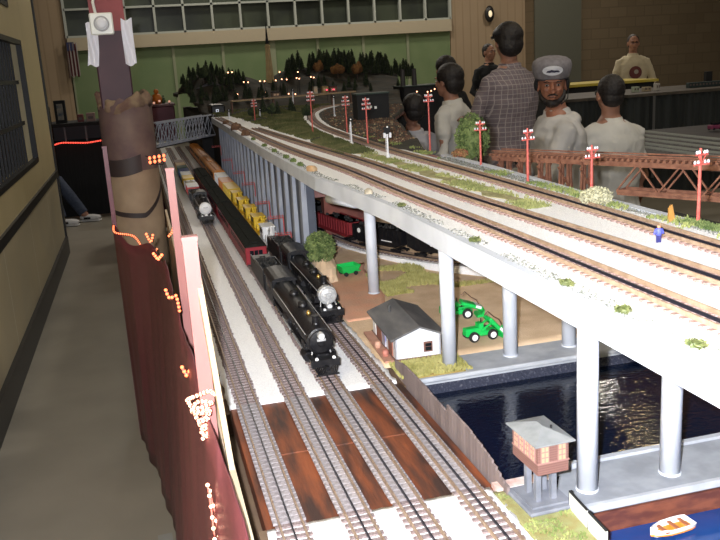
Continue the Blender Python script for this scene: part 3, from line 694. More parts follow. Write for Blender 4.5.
def steam_loco(label, x, y0, z, L_=.52, front=blk, sc=1, r=.024, extra='', details=True, group=None):
    t = thing('steam_locomotive', label, 'locomotive', (x, y0, z), group=group, sc=sc if sc != 1 else None)
    zc = .058
    MB().lathe([(r*.80, .018), (r*.96, .024), (r, .03), (r, L_*.28), (r*1.04, L_*.29), (r*1.12, L_*.74)], (0, 0, zc), 24, 'Y').build('boiler', blk, t, smooth=True)
    for p in t.children[0].data.polygons: p.use_smooth = len(p.vertices) == 4
    MB().lathe([(r*.25, .004), (r*.32, .0065), (r*.84, .0085), (r*.88, .012), (r*1.02, .014), (r*1.02, .032)], (0, 0, zc), 28, 'Y').build('smokebox_front', front, t)
    MB().lathe([(.006, -.004), (.0075, -.002), (.0075, .008)], (0, 0, zc+ (r*.55 if front is blk else -r*1.05)), 14, 'Y').build('headlight', silver, t)
    MB().lathe([(.0055, -.0042), (.0055, -.0048)], (0, 0, zc+(r*.55 if front is blk else -r*1.05)), 14, 'Y').build('lamp_lens', white_p, t)
    MB().box(-.009, .009, .0, .006, zc+r*.15, zc+r*.32).build('number_plate', silver, t)
    MB().lathe([(.010, r-.004), (.0075, r+.003), (.0085, r+.018), (.0065, r+.018)], (0, .05, zc), 16).build('smokestack', blk, t)
    for yy_, rr in ((L_*.32, .012), (L_*.50, .012)): MB().lathe([(rr, r-.006), (rr, r+.004), (rr*.8, r+.010), (.002, r+.013)], (0, yy_, zc), 16).build('dome', blk, t, smooth=True)
    MB().lathe([(.005, 0), (.0055, .004), (.003, .008), (.001, .010)], (0, L_*.21, zc+r-.001), 12).build('bell', brass, t, smooth=True)
    # cab
    cb = MB().box(-.030, .030, L_*.74, L_*.76, .022, .088).box(-.031, -.029, L_*.74, L_*.93, .022, .088).box(.029, .031, L_*.74, L_*.93, .022, .088)
    cb.build('cab', blk, t)
    MB().prism(xz_arch(.034, .087, .098), L_*.72, L_*.96, 'XZ').build('cab_roof', blk, t)
    MB().box(-.0315, -.0305, L_*.79, L_*.88, .058, .078).box(.0305, .0315, L_*.79, L_*.88, .058, .078).box(-.022, -.010, L_*.738, L_*.741, .07, .084).box(.010, .022, L_*.738, L_*.741, .07, .084).build('cab_windows', glass_d, t)
    MB().box(-.032, -.019, .03, L_*.76, .038, .041).box(.019, .032, .03, L_*.76, .038, .041).build('running_board', blk, t)
    MB().box(-.013, .013, .0, L_*.93, .016, .034).build('frame', blk, t)
    # pilot deck and cowcatcher
    MB().box(-.029, .029, -.022, .022, .026, .030).box(-.030, .030, -.030, -.022, .016, .032).build('pilot_deck', blk, t)
    p_ = MB()
    for k in range(-6, 7): p_.bar((k*.0042, -.028, .020), (k*.003, -.040, .004), .0022)
    p_.bar((-.024, -.040, .004), (.024, -.040, .004), .003); p_.build('pilot', blk, t)
    MB().box(-.004, .004, -.046, -.028, .015, .021).build('coupler', blk, t)
    for s in (-1, 1):
        MB().lathe([(.0095, -.002), (.011, .0), (.011, .034), (.0095, .036)], (s*.025, .03, .022), 16, 'Y').build('cylinder', blk, t)
        MB().bar((s*.025, .028, .046), (s*.025, .064, .046), .012).build('valve_chest', blk, t)
        MB().bar((s*.020, .012, .031), (s*.014, .028, .058), .002).build('step_brace', silver, t)
        MB().tube([(s*r*1.0, .03, zc+r*.5), (s*r*1.04, L_*.4, zc+r*.52), (s*r*1.1, L_*.72, zc+r*.5)], .0009, 6).build('handrail', silver, t)
        MB().lathe([(.008, 0), (.008, .06)], (s*.026, L_*.36, .048), 12, 'Y').build('air_tank', blk, t)
        MB().lathe([(.0035, -.024), (.0035, -.020)], (s*.018, -.005, .034), 10, 'Y').build('marker_lamp', white_p, t)
        for q in range(9 if details else 0): yy_ = L_*(.2+.055*q); MB().tube([(s*.012, yy_, zc+r*.85), (s*r*1.05, yy_, zc), (s*.024, yy_+.004, .04)], .0011, 5).build('pipe', blk, t)
    wh = MB().lathe([(.0165, -.002), (.0165, .002)], (0, 0, 0), 20, 'X').lathe([(.005, -.004), (.004, .004)], (0, 0, 0), 10, 'X').build('driving_wheel', blk, t)
    first = True
    for yy_ in (L_*.22, L_*.29, L_*.36, L_*.46, L_*.53, L_*.60):
        for s in (-1, 1):
            q = wh if first else wh.copy()
            if not first: C.objects.link(q)
            q.location = (s*.0175, yy_, .0165); first = False
    sw = MB().lathe([(.008, -.002), (.008, .002)], (0, 0, 0), 16, 'X').build('small_wheel', blk, t); first = True
    for yy_ in (.012, L_*.10, L_*.70, L_*.76):
        for s in (-1, 1):
            q = sw if first else sw.copy()
            if not first: C.objects.link(q)
            q.location = (s*.0175, yy_, .008); first = False
    for s in (-1, 1):
        MB().box(s*.0225-.001, s*.0225+.001, L_*.2, L_*.38, .011, .015).box(s*.0225-.001, s*.0225+.001, L_*.44, L_*.62, .011, .015).build('side_rod', silver, t)
        MB().bar((s*.026, .066, .022), (s*.024, L_*.29, .014), .002, .003).build('main_rod', silver, t)
    return t
def tender(label, x, y0, z, L_=.24, sc=1, tint=blk):
    t = thing('coal_tender', label, 'tender', (x, y0, z), sc=sc if sc != 1 else None)
    bevel(MB().box(-.030, .030, 0, L_, .020, .066).build('body', tint, t), .003)
    MB().box(-.030, -.028, .0, L_*.6, .064, .080).box(.028, .030, .0, L_*.6, .064, .080).box(-.03, .03, L_*.58, L_*.6, .064, .080).build('coal_bunker', tint, t)
    mb = MB()
    for _ in range(120): mb.ell((random.uniform(-.024, .024), random.uniform(.006, L_*.56), random.uniform(.066, .080)), random.uniform(.004, .007), 6, 4)
    mb.build('coal', coal, t)
    MB().lathe([(.009, .066), (.009, .071), (.006, .073)], (0, L_*.8, 0), 14).build('water_hatch', tint, t)
    m_ = MB()
    for s in (-1, 1): m_.tube([(s*.027, L_-.002, .03), (s*.027, L_-.002, .07)], .001, 5)
    m_.build('ladder', silver, t)
    truck(t, .045); truck(t, L_-.045)
    return t
RZ = ZL+.0088
steam_loco('nearest black steam locomotive with a dark smokebox, heading the maroon coaches', TX[2], 1.605, RZ, .60, blk, r=.028)
tender('black coal tender behind the nearest locomotive, ahead of the maroon coaches', TX[2], 2.215, RZ, .27)
steam_loco('black steam locomotive with a bright silver smokebox on the fourth track', TX[3], 1.945, RZ, .54, silver, r=.023)
tender('black coal tender behind the silver fronted locomotive', TX[3], 2.50, RZ, .26)
y = 2.568
for k in range(5):
    coach(('maroon passenger coach with black roof, coupled nearest the black tender', 'second maroon passenger coach from the front', 'third maroon passenger coach from the front', 'fourth maroon passenger coach, near the orange lights', 'rearmost maroon passenger coach, close to the truss bridge')[k], y, .46, TX[2], RZ, maroon, roof_blk, 'maroon passenger coaches'); y += .475
# fourth track: white/silver machinery flat, yellow cars, white, orange coaches
def machine_car(label, y0, L_, m, m2, group, seed):
    random.seed(seed)
    t = thing('machinery_car', label, 'train car', (TX[3], y0, RZ), group=group)
    bevel(MB().box(-.028, .028, 0, L_, .016, .024).build('deck', m2, t), .001)
    bevel(MB().box(-.022, .022, L_*.55, L_*.95, .024, .066).build('cab', m, t), .003)
    MB().box(-.0225, .0225, L_*.60, L_*.9, .046, .060).build('cab_windows', glass_d, t)
    MB().box(-.024, .024, L_*.52, L_*.97, .066, .070).build('cab_roof', m, t)
    MB().tube([(0, L_*.6, .05), (0, L_*.25, .078), (0, L_*.05, .04)], .005, 8).build('boom', m, t)
    MB().lathe([(.013, -.02), (.013, .02)], (0, L_*.3, .037), 14, 'X').build('drum', m, t)
    m_ = MB()
    for q in range(5): m_.bar((random.uniform(-.025, .025), random.uniform(0, L_*.5), .024), (random.uniform(-.025, .025), random.uniform(0, L_*.5), random.uniform(.04, .07)), .0035)
    m_.build('struts', m2, t); truck(t, .035); truck(t, L_-.035)
machine_car('white and chrome crane car coupled behind the silver fronted locomotive tender', 2.80, .20, white_p, silver, None, 3)
y = 3.02
for k in range(4):
    machine_car(('bright yellow work crane car nearest the white crane car', 'second bright yellow work crane car', 'third bright yellow work crane car', 'fourth bright yellow work crane car, next to the orange boxcar')[k], y, .22, yellow_p, mat('yellow_orange', (.6, .36, .02)), 'yellow work cars', k); y += .235
boxish('yellow boxcar between the yellow crane cars and the orange boxcar', y, .26, TX[3], RZ, yellow_p, None, h=.070); y += .275
boxish('orange boxcar with a white roof edge between yellow and white cars', y, .22, TX[3], RZ, orange_p, None, h=.070); y += .235
boxish('white boxcar coupled to the front of the orange coaches', y, .20, TX[3], RZ, white_p, None, h=.072); y += .215
for k in range(4):
    coach(('orange passenger coach coupled to the white boxcar', 'second orange passenger coach', 'third orange passenger coach', 'rearmost orange passenger coach under the truss bridge')[k], y, .50, TX[3], RZ, orange_p, mat('orange_roof', (.62, .22, .02)), 'orange passenger coaches'); y += .515
# second track: small engine with plain white round front and mixed cars
steam_loco('small black engine with a plain round white front on the second track', TX[1], 3.52, RZ, .36, white_p, r=.025, details=False)
y = 3.90
cols = [('blue tank car behind the small white fronted engine', blue_p), ('black hopper car behind the blue tank car', blk), ('red caboose like boxcar in the mixed train', red_p), ('white boxcar in the mixed train', white_p), ('yellow boxcar in the mixed train', yellow_p), ('pale blue boxcar in the mixed train', mat('sky_blue', (.15, .3, .5))), ('dark blue boxcar in the mixed train', mat('navy_blue', (.02, .04, .15))), ('dark green boxcar in the mixed train', mat('dark_green', (.02, .06, .03))), ('ochre boxcar at the tail of the mixed train', mat('ochre', (.35, .2, .05))), ('brown boxcar at the very end of the mixed train', mat('brown', (.15, .07, .04)))]
for k, (lab, m) in enumerate(cols):
    L_ = .17
    if k == 0:
        t = thing('tank_car', lab, 'train car', (TX[1], y, RZ)); MB().lathe([(.012, .008), (.022, .014), (.022, L_-.014), (.012, L_-.008)], (0, 0, .042), 18, 'Y').build('tank', m, t, smooth=True); MB().lathe([(.008, 0), (.008, .012), (.004, .014)], (0, L_/2, .06), 12).build('hatch', m, t); MB().box(-.02, .02, 0, L_, .016, .022).build('frame', blk, t); truck(t, .03); truck(t, L_-.03)
    elif k in (1, 3): boxish(lab, y, L_, TX[1], RZ, m, None, h=.052, load=coal if k == 1 else rock_m)
    else: boxish(lab, y, L_, TX[1], RZ, m, None, h=.058, top=silver if k in (2, 5) else None)
    y += L_+.016
# freight under the deck
def hopper_on(path, s0, L_, label, m, marks, h=.085):
    pts = smooth_path(path, .02); L = poly_len(pts)
    def at(s):
        for i in range(len(L)-1):
            if L[i+1] >= s: t_ = (s-L[i])/(L[i+1]-L[i]); return pts[i].lerp(pts[i+1], t_)
        return pts[-1]
    a, b = at(s0), at(s0+L_); d = (b-a).normalized(); rz = math.atan2(d.y, d.x)-PI/2
    t = thing('hopper_car', label, 'train car', (a.x, a.y, LZ+.0088), rz)
    MB().prism([(.0, .03), (.03, .018), (L_-.03, .018), (L_, .03), (L_, h), (0, h)], -.029, .029, 'YZ').build('body', m, t)
    for s in (-1, 1):
        mb = MB().box(s*.030-.0015, s*.030+.0015, .0, L_, h-.001, h+.003)
        for k in range(int(L_/.022)+1): mb.box(s*.030-.0015, s*.030+.0015, k*.022, k*.022+.004, .030, h+.002)
        mb.build('side_ribs', m, t)
    mb = MB().box(-.025, .025, .006, L_-.006, h-.004, h)
    for _ in range(30): mb.ell((random.uniform(-.02, .02), random.uniform(.02, L_-.02), h), random.uniform(.005, .009), 6, 4)
    mb.build('load', coal, t)
    if marks:
        for s in (-1, 1):
            mk = MB(); X = s*.0322
            for (yc, zc_, w_, h_) in ((.30, .055, .014, .005), (.34, .055, .008, .005), (.30, .046, .008, .005), (.32, .046, .016, .004), (.31, .038, .01, .003), (.36, .035, .006, .006), (.62, .035, .05, .003)):
                mk.box(X-.0004, X+.0004, L_*yc*1.0, L_*yc+w_, zc_, zc_+h_)
            if marks == 2: mk.lathe([(.008, X-.0004), (.008, X+.0004)], (0, L_*.15, .055), 14, 'X')
            mk.build('lettering', white_p, t)
    truck(t, .04); truck(t, L_-.04)
hopper_on(low, .10, .34, 'black hopper car deepest in the tunnel', blk, 0)
hopper_on(low, .46, .30, 'maroon ribbed gondola car under the deck at the left', mat('maroon_gondola', (.22, .02, .025), rough=.5), 0, .07)
hopper_on(low, .78, .24, 'black hopper car with a white round emblem behind the slim pier', blk, 2, .072)
hopper_on(low, 1.04, .27, 'black hopper car with white lettering right of the slim pier', blk, 1, .072)

# ------------------------------------------------------------------ white shed
t = thing('shed', 'white board shed with grey roof beside the fourth track', 'shed', (.4695, 1.605, ZL+.004), radians(-3))
W_, D_ = .100, .215; hl, hr = .050, .050; hp = .068
wallw = grid_mat('white_clapboard', (.74, .75, .80), (.55, .55, .60), .012, 0, .1, axes=('X', 'Z'), rough=.7)
mb = MB().prism([(0, 0), (W_, 0), (W_, hr), (W_/2+.002, hp), (0, hl)], 0, .004, 'XZ').prism([(0, 0), (W_, 0), (W_, hr), (W_/2, hp), (0, hl)], D_-.004, D_, 'XZ').box(0, .004, 0, D_, 0, hl).box(W_-.004, W_, 0, D_, 0, hr)
mb.build('walls', wallw, t)
MB().box(-.004, W_+.004, -.004, D_+.004, -.004, .003).build('foundation', mat('shed_base', (.16, .09, .07), rough=.8), t)
rm = mat('grey_roof', (.085, .085, .09), (.16, .155, .155), scale=30, rough=.8, stretch=(1, .3, 1), bump=.1)
rf = MB(); e = .012
for (xa, za, xb, zb) in ((-e, hl-.004, W_/2+.002, hp+.002), (W_+e, hr-.004, W_/2+.002, hp+.002)):
    rf.add([(xa, -e, za), (xb, -e, zb), (xb, D_+.006, zb), (xa, D_+.006, za), (xa, -e, za+.004), (xb, -e, zb+.004), (xb, D_+.006, zb+.004), (xa, D_+.006, za+.004)], [(0, 1, 2, 3), (7, 6, 5, 4), (0, 4, 5, 1), (1, 5, 6, 2), (2, 6, 7, 3), (3, 7, 4, 0)])
rf.build('roof', rm, t)
MB().tube([(.026, .15, .06), (.026, .15, .078)], .0035, 8).tube([(.026, .15, .078), (.028, .15, .079)], .005, 8).build('stove_pipe', mat('pipe_dark', (.06, .06, .06)), t)
wnd = MB().box(.062, .081, -.0035, .0, .013, .035).build('window', mat('brown_trim', (.16, .07, .05)), t); MB().box(.065, .078, -.0045, -.003, .016, .024).box(.065, .078, -.0045, -.003, .0255, .032).build('pane', glass_d, wnd)
for (a, b, m, nm) in ((.02, .055, mat('brown_door', (.25, .10, .07), rough=.7), 'door'), (.085, .115, mat('blue_door_glass', (.12, .13, .3), (.6, .6, .65), scale=60, rough=.3), 'window'), (.12, .17, mat('brown_door', (.25, .1, .07)), 'door'), (.175, .205, white_p, 'shutter')):
    MB().box(-.0025, .001, a, b, .004, .042).build(nm, m, t)
MB().box(-.024, 0, .0, D_, -.003, .002).build('porch', mat('porch_boards', (.36, .18, .13), (.45, .25, .18), scale=30), t)
# cargo by the shed
for k, (y, z, m, lab) in enumerate(((1.64, .016, mat('barrel_red', (.42, .16, .12)), 'small reddish barrel on the shed porch'), (1.70, .014, mat('barrel_pink', (.5, .28, .2)), 'pale wooden barrel on the shed porch behind the red one'))):
    tag(MB().lathe([(.006, 0), (.0075, .007), (.006, .014)], n=14).build('barrel', m, loc=(.457, y, ZL+.006)), lab, 'barrel')

# ------------------------------------------------------------------ signal tower on a pedestal
brickm = grid_mat('pink_siding', (.185, .09, .075), (.12, .055, .048), 0, .0035, .2, axes=('X', 'Z'), rough=.8)
litw = mat('lit_window', (.42, .27, .17), emit=(1, .55, .3), es=.10, rough=.4)
t = thing('signal_tower', 'brown signal tower with grey roof raised on grey legs by the river', 'tower', (.492, .985, ZL), radians(2))
bevel(MB().box(-.036, .036, -.040, .040, 0, .006).build('base_slab', mat('tower_grey', (.13, .14, .17), (.19, .20, .235), scale=40, rough=.8), t), .002)
MB().box(-.028, .028, -.03, .03, .006, .009).build('base_step', mat('tower_grey', (.13, .14, .17), (.19, .20, .235), scale=40, rough=.8), t)
for k, (a, b) in enumerate(((-.012, -.014), (.012, -.014), (-.012, .014), (.012, .014))): MB().box(a-.004, a+.004, b-.004, b+.004, .008, .058).build('leg', mat('tower_grey', (.13, .14, .17), (.19, .20, .235), scale=40, rough=.8), t)
BX, BY = .0235, .037; zb = .054; zt = .106
MB().prism([(-BX, -BY), (BX, -BY), (BX, BY), (-BX, BY)], zb+.006, zt).box(-BX*.6, BX*.6, -BY*.6, BY*.6, zb, zb+.007).build('cabin', brickm, t)
MB().box(-BX-.001, BX+.001, -BY-.001, BY+.001, zb+.022, zb+.024).build('sill_band', mat('brown_band', (.28, .15, .13)), t)
def tower_window(face, c):
    o_ = MB(); gl = MB(); z0, z1 = zb+.024, zt-.004; w2 = .0058
    if face == 'front':
        gl.box(c-w2, c+w2, -BY-.0008, -BY, z0, z1)
        for q in range(4): o_.box(c-w2, c+w2, -BY-.0016, -BY, lerp(z0, z1, q/3)-.0006, lerp(z0, z1, q/3)+.0006)
        for q in range(3): o_.box(c-w2+q*w2-.0005, c-w2+q*w2+.0005, -BY-.0016, -BY, z0, z1)
    else:
        gl.box(-BX-.0008, -BX, c-w2, c+w2, z0, z1)
        for q in range(4): o_.box(-BX-.0016, -BX, c-w2, c+w2, lerp(z0, z1, q/3)-.0006, lerp(z0, z1, q/3)+.0006)
        for q in range(3): o_.box(-BX-.0016, -BX, c-w2+q*w2-.0005, c-w2+q*w2+.0005, z0, z1)
    w_ = o_.build('window', mat('window_bars', (.30, .17, .15)), t); gl.build('pane', litw, w_)
for c in (-.013, .013): tower_window('front', c)
for c in (-.024, -.008, .008, .024): tower_window('side', c)
e = .007; zr = zt+.012; rf = MB(); X_, Y_ = BX+e, BY+e
rf.add([(-X_, -Y_, zt-.001), (X_, -Y_, zt-.001), (X_, Y_, zt-.001), (-X_, Y_, zt-.001), (-X_, -Y_, zt+.001), (X_, -Y_, zt+.001), (X_, Y_, zt+.001), (-X_, Y_, zt+.001), (0, -.006, zr), (0, .010, zr)], [(3, 2, 1, 0), (0, 1, 5, 4), (1, 2, 6, 5), (2, 3, 7, 6), (3, 0, 4, 7), (4, 5, 8), (5, 6, 9, 8), (6, 7, 9), (7, 4, 8, 9)])
rf.build('roof', mat('light_grey_roof', (.18, .19, .195), (.225, .235, .24), scale=60, rough=.8), t)
MB().tube([(.012, -.01, zt+.003), (.012, -.01, zt+.012)], .0016, 8).build('stove_pipe', blk_matte, t)

# ------------------------------------------------------------------ rowing boat
t = thing('rowing_boat', 'small white rowing boat with orange inside on the blue basin', 'boat', (.657, .912, .9345), radians(6))
prof = [(-.036, .0015), (-.026, .009), (-.010, .0145), (.010, .0155), (.026, .0145), (.033, .012)]
v = []; f = []
for (x, w_) in prof:
    for (a, z) in ((-1, .013), (-.75, .004), (-.2, 0), (.2, 0), (.75, .004), (1, .013)): v.append((x, a*w_, z+(.004 if x < -.03 else 0)))
for i in range(len(prof)-1):
    for k in range(5): a = i*6+k; f.append((a, a+6, a+7, a+1))
f.append(tuple(range(30, 36)))
hull = MB().add(v, f).build('hull', white_p, t, smooth=False); sm = hull.modifiers.new('solid', 'SOLIDIFY'); sm.thickness = .0016
MB().prism([(x, w_*.82) for x, w_ in prof]+[(x, -w_*.82) for x, w_ in reversed(prof)], .004, .006).build('floor_boards', mat('boat_orange', (.75, .24, .02), rough=.5), t)
for x in (-.016, .004, .022): MB().box(x-.003, x+.003, -.0125, .0125, .009, .0105).build('thwart', mat('boat_brown', (.30, .10, .04)), t)

# ------------------------------------------------------------------ farm machines
tire = mat('black_tire', (.01, .01, .01), rough=.8); hub = mat('white_hub', (.85, .85, .85), rough=.4)
def toywheel(parent, x, y, r=.010, w_=.006):
    o = MB().lathe([(r*.8, -w_/2), (r, -w_/3), (r, w_/3), (r*.8, w_/2)], (0, 0, 0), 18, 'Y').build('wheel', tire, parent, loc=(x, y, r)); MB().lathe([(r*.58, -w_/2-.001), (r*.58, w_/2+.001)], (0, 0, 0), 14, 'Y').build('hub', hub, o)
def tractor(label, loc, rz, loader, sc=1):
    t = thing('toy_loader', label, 'toy tractor', loc, rz, group='green toy farm machines', sc=sc)
    for x in (-.020, .020):
        for s in (-1, 1): toywheel(t, x, s*.015, .0105)
    bevel(MB().box(-.034, .0, -.009, .009, .010, .026).build('hood', green_p, t), .002)
    bevel(MB().box(-.004, .032, -.010, .010, .008, .018).build('chassis', green_p, t), .002)
    MB().box(-.006, .004, -.008, .008, .018, .034).box(-.002, .010, -.006, .006, .018, .022).build('seat', green_p, t)
    MB().tube([(.002, 0, .03), (.002, 0, .042)], .0012, 6).build('exhaust', blk_matte, t)
    for s in (-1, 1): MB().bar((.0, s*.011, .022), (.026, s*.011, .036 if loader else .025), .003).build('lift_arm', green_p, t)
    M_ = Matrix.Translation((.030, 0, .024)) @ Matrix.Rotation(radians(48 if loader else 20), 4, 'Y')
    bevel(MB().box(-.022, .024, -.014, .014, -.003, .005, M_).build('boom_box', green_p, t), .0015)
    MB().box(.008, .020, -.0145, .0145, .0, .0055, M_).build('white_panel', white_p, t)
    MB().prism([(.040, .0), (.054, .002), (.056, .016), (.050, .006), (.042, .006)], -.016, .016, 'XZ').build('bucket', green_p, t)
    MB().tube([(.012, .004, .045), (.020, .004, .052), (.032, .004, .040), (.044, .004, .032), (.050, .004, .02)], .0012, 6).build('hose', mat('hose_brown', (.12, .06, .04)), t)
tractor('green toy loader with raised boom, nearer of the two', (.690, 1.672, ZL+.001), radians(4), True, 1.15)
tractor('green toy loader half hidden behind the pier', (.700, 1.845, ZL+.001), radians(-8), False, 1.2)
t = thing('toy_cart', 'green toy farm cart standing left of the slim pier', 'toy cart', (.553, 2.345, ZL+.014), radians(12), group='green toy farm machines')
for x in (-.016, .016):
    for s in (-1, 1): MB().lathe([(.006, -.003), (.006, .003)], (0, 0, 0), 14, 'Y').build('wheel', tire, t, loc=(x, s*.018, .006))
v = [(-.024, -.017, .010), (.024, -.017, .010), (.024, .017, .010), (-.024, .017, .010), (-.031, -.024, .030), (.031, -.024, .030), (.031, .024, .030), (-.031, .024, .030)]
c_ = MB().add(v, [(0, 1, 2, 3), (0, 4, 5, 1), (1, 5, 6, 2), (2, 6, 7, 3), (3, 7, 4, 0)]).build('tub', green_p, t); c_.modifiers.new('s', 'SOLIDIFY').thickness = .0022
MB().box(-.02, .02, -.014, .014, .006, .010).build('chassis', green_p, t); MB().bar((.02, 0, .008), (.04, .0, .006), .003).build('hitch', green_p, t)

# ------------------------------------------------------------------ poles, signals, bridges
def tele_pole(label, x, y, z0, z1, arms=2, sc=1):
    h = z1-z0; t = thing('telegraph_pole', label, 'pole', (x, y, z0), radians(random.uniform(-12, 12)), group='red telegraph poles')
    MB().lathe([(.0032, 0), (.0022, h)], n=8).build('post', pole_red, t)
    for k in range(arms):
        z = h-.010-k*.016; aw = .017 if k else .013
        MB().box(-aw, aw, -.0042, -.002, z-.0016, z+.0016).build('cross_arm', pole_red, t)
        for a in (-aw+.002, -aw*.45, aw*.45, aw-.002): MB().lathe([(.0016, 0), (.0022, .002), (.0012, .0052)], (a, -.003, z+.0014), 8).build('insulator', insul, t)
    for s in (-1, 1): MB().bar((s*.009, -.003, h-.010), (0, -.003, h-.026), .0012).build('brace', pole_red, t)
for (x, y, z1, lab) in ((.898, 2.138, 1.432, 'red telegraph pole at the left end of the timber trestle'), (.862, 1.775, 1.434, 'red telegraph pole in front of the plaid shirt man'), (.900, 1.555, 1.409, 'red telegraph pole behind the cream bush'), (.881, 1.180, 1.4335, 'tall red telegraph pole nearest the right edge of the frame'), (.915, 2.60, 1.495, 'red telegraph pole left of the tall green bush'), (.735, 3.62, 1.50, 'dark red telegraph pole inside the far curve'), (.885, 3.60, 1.47, 'dark red telegraph pole right of the far curve'), (.80, 2.95, 1.482, 'pinkish red telegraph pole before the black cabinet'), (.66, 4.9, 1.44, 'distant red telegraph pole left of the far curve')):
    tele_pole(lab, x, y, ZU, z1, 2 if y < 2.7 else 3)
wht = mat('signal_white', (.75, .75, .78), rough=.4)
def signal(label, x, y, z1, kind=0, z0=ZU):
    h = z1-z0; t = thing('track_signal', label, 'signal', (x, y, z0), group='white trackside signals')
    MB().lathe([(.007, 0), (.007, .012), (.004, .016)], n=10).build('base', wht, t); MB().lathe([(.003, .01), (.0025, h-.02)], n=8).build('mast', wht, t)
    if kind == 1: MB().box(-.010, .010, -.003, .003, h-.034, h-.012).build('head', blk_matte, t); MB().box(-.012, -.006, -.004, .004, h-.045, h-.03).box(.006, .012, -.004, .004, h-.045, h-.03).build('ladder_cage', wht, t)
    else: MB().lathe([(.009, -.004), (.009, .004)], (0, 0, h-.012), 12, 'Y').build('head', blk_matte, t)
    l_ = MB(); 
    for s in (-1, 1): l_.bar((s*.004, .008, .01), (s*.003, .004, h-.03), .0012)
    for q in range(8): l_.bar((-.004, .007, .02+q*(h-.05)/8), (.004, .007, .02+q*(h-.05)/8), .001)
    l_.build('ladder', wht, t); MB().ell((0, -.006, h-.012), .0028, 8, 6).build('lamp', white_p, t)
signal('white signal mast with black head at the bend of the outer track', .735, 2.48, 1.42, 1)
signal('white signal mast with round head, left of the dark cabinet', .742, 2.96, 1.42)
signal('thin white signal mast inside the far curve at the left', 1.02, 5.6, 1.47)
signal('white signal mast right of the far curve', 1.10, 4.75, 1.44)
signal('far white lamp mast beside the distant hill', 2.20, 8.2, 1.50, 0, 1.31)
signal('white dwarf signal beside the truss bridge end', .56, 5.35, 1.38)
signal('leaning white signal mast near the truss bridge', .72, 5.1, 1.38)

def truss_bridge(label, p, q, h, m, dz=0, n_=8, wd_=.07, deckm=None, name='truss_bridge', warren=False):
    p = Vector(p); q = Vector(q); L_ = (q-p).length; rz = math.atan2((q-p).y, (q-p).x)
    t = thing(name, label, 'bridge', p, rz); b_ = .006
    for s in (0, wd_):
        for nm, z in (('bottom_chord', 0), ('top_chord', h)): MB().bar((0 if z == 0 or warren else L_/n_*.4, s, z), (L_ if z == 0 or warren else L_-L_/n_*.4, s, z), b_, b_*1.4).build(nm, m, t)
        for k in range(n_):
            a = k*L_/n_; b = (k+1)*L_/n_
            if warren:
                MB().bar((a, s, 0), ((a+b)/2, s, h), b_*.7).bar(((a+b)/2, s, h), (b, s, 0), b_*.7).build('diagonal', m, t)
            else:
                MB().bar((a, s, 0), (b, s, h), b_*.6).build('diagonal', m, t); MB().bar((b, s, 0), (a, s, h), b_*.4).build('diagonal', m, t)
                if k: MB().bar((a, s, 0), (a, s, h), b_*.6).build('vertical', m, t)
    for k in range(n_+1): MB().bar((k*L_/n_, 0, 0), (k*L_/n_, wd_, 0), b_*.7).build('floor_beam', m, t)
    MB().box(0, L_, 0, wd_, -.012, -.005).build('deck', deckm or blk_matte, t)
    return t
truss_bridge('blue grey steel truss bridge crossing over the yard tracks', (.085, 5.12, 1.193), (.50, 5.78, 1.215), .135, mat('truss_grey', (.34, .36, .42), rough=.5), n_=9)
# timber trestle bridge along the far side
t = thing('timber_trestle', 'brown timber trestle bridge with braced bents beyond the main line', 'bridge', (1.055, 2.42, ZU-.005), math.atan2(-.60, .34))
dx, dy = .34, -.60
L_ = .72
for s in (0, .05): MB().box(0, L_+.5, s-.003, s+.003, -.022, -.008).build('stringer', trestle_m, t); MB().box(0, L_+.5, s-.002, s+.002, .006, .010).build('guard_timber', trestle_m, t)
MB().box(0, L_+.5, .01, .04, -.004, .002).build('walk_boards', trestle_m, t)
tp = MB().box(-.004, .004, -.012, .062, -.006, .0).build('tie', trestle_m, t)
for k in range(1, 70): c = tp.copy(); C.objects.link(c); c.location = (k*.0172, 0, 0)
for k in range(8):
    x = .03+k*.072 if k < 5 else None
    if x is None: continue
    m_ = MB(); H_ = .37
    for (a, b) in ((-.03, -.0), (.0, .012), (.05, .038), (.08, .05)): m_.bar((x, a, -H_), (x, b, -.02), .007)
    m_.bar((x, -.012, -.018), (x, .062, -.018), .008)
    for z0_, z1_ in ((-H_, -.24), (-.24, -.13), (-.13, -.03)): m_.bar((x-.004, -.02, z0_), (x-.004, .07, z1_), .004); m_.bar((x+.004, .07, z0_), (x+.004, -.02, z1_), .004)
    m_.build('bent', trestle_m, t)
truss_bridge('brown timber truss span at the right end of the trestle', (1.265, 2.05, 1.215), (1.62, 1.42, 1.215), .075, trestle_m, n_=6, wd_=.05, deckm=trestle_m, warren=True)
o = bpy.data.objects
# lower layout beyond the viaduct at right
o = MB().box(1.06, 2.1, 1.0, 3.0, .88, .93).build('layout_table', blk_matte); tag(o, 'dark lower module table behind the main line at the right', 'table')
for x, y in ((1.12, 1.6), (2.0, 1.1), (1.12, 2.9), (2.0, 2.9)): MB().box(x-.03, x+.03, y-.03, y+.03, 0, .88).build('leg', blk_matte, o)
tag(ribbon([(1.15, 2.25, .93), (1.6, 2.0, .93), (2.3, 1.95, .93)], .09, .03, 'track_shelf', mat('beige_shelf', (.45, .38, .30), rough=.7), 'beige curved shelf edge below the timber truss', 'shelf', th=.03, kind=None), kind='thing')
t = thing('steel_viaduct', 'yellow brown plate viaduct with round holes at the right frame edge', 'bridge', (1.35, 1.72, .95), math.atan2(-.3, 1))
MB().box(0, .9, 0, .006, .0, .05).build('plate', mat('ochre_plate', (.36, .24, .11), rough=.6), t)
for k in range(16): MB().lathe([(.009, -.002), (.009, .0)], (.04+k*.055, 0, .028), 10, 'Y').build('opening', blk_matte, t)
MB().box(0, .9, -.01, .05, .05, .056).build('deck', mat('beige_shelf', (.45, .38, .3)), t)

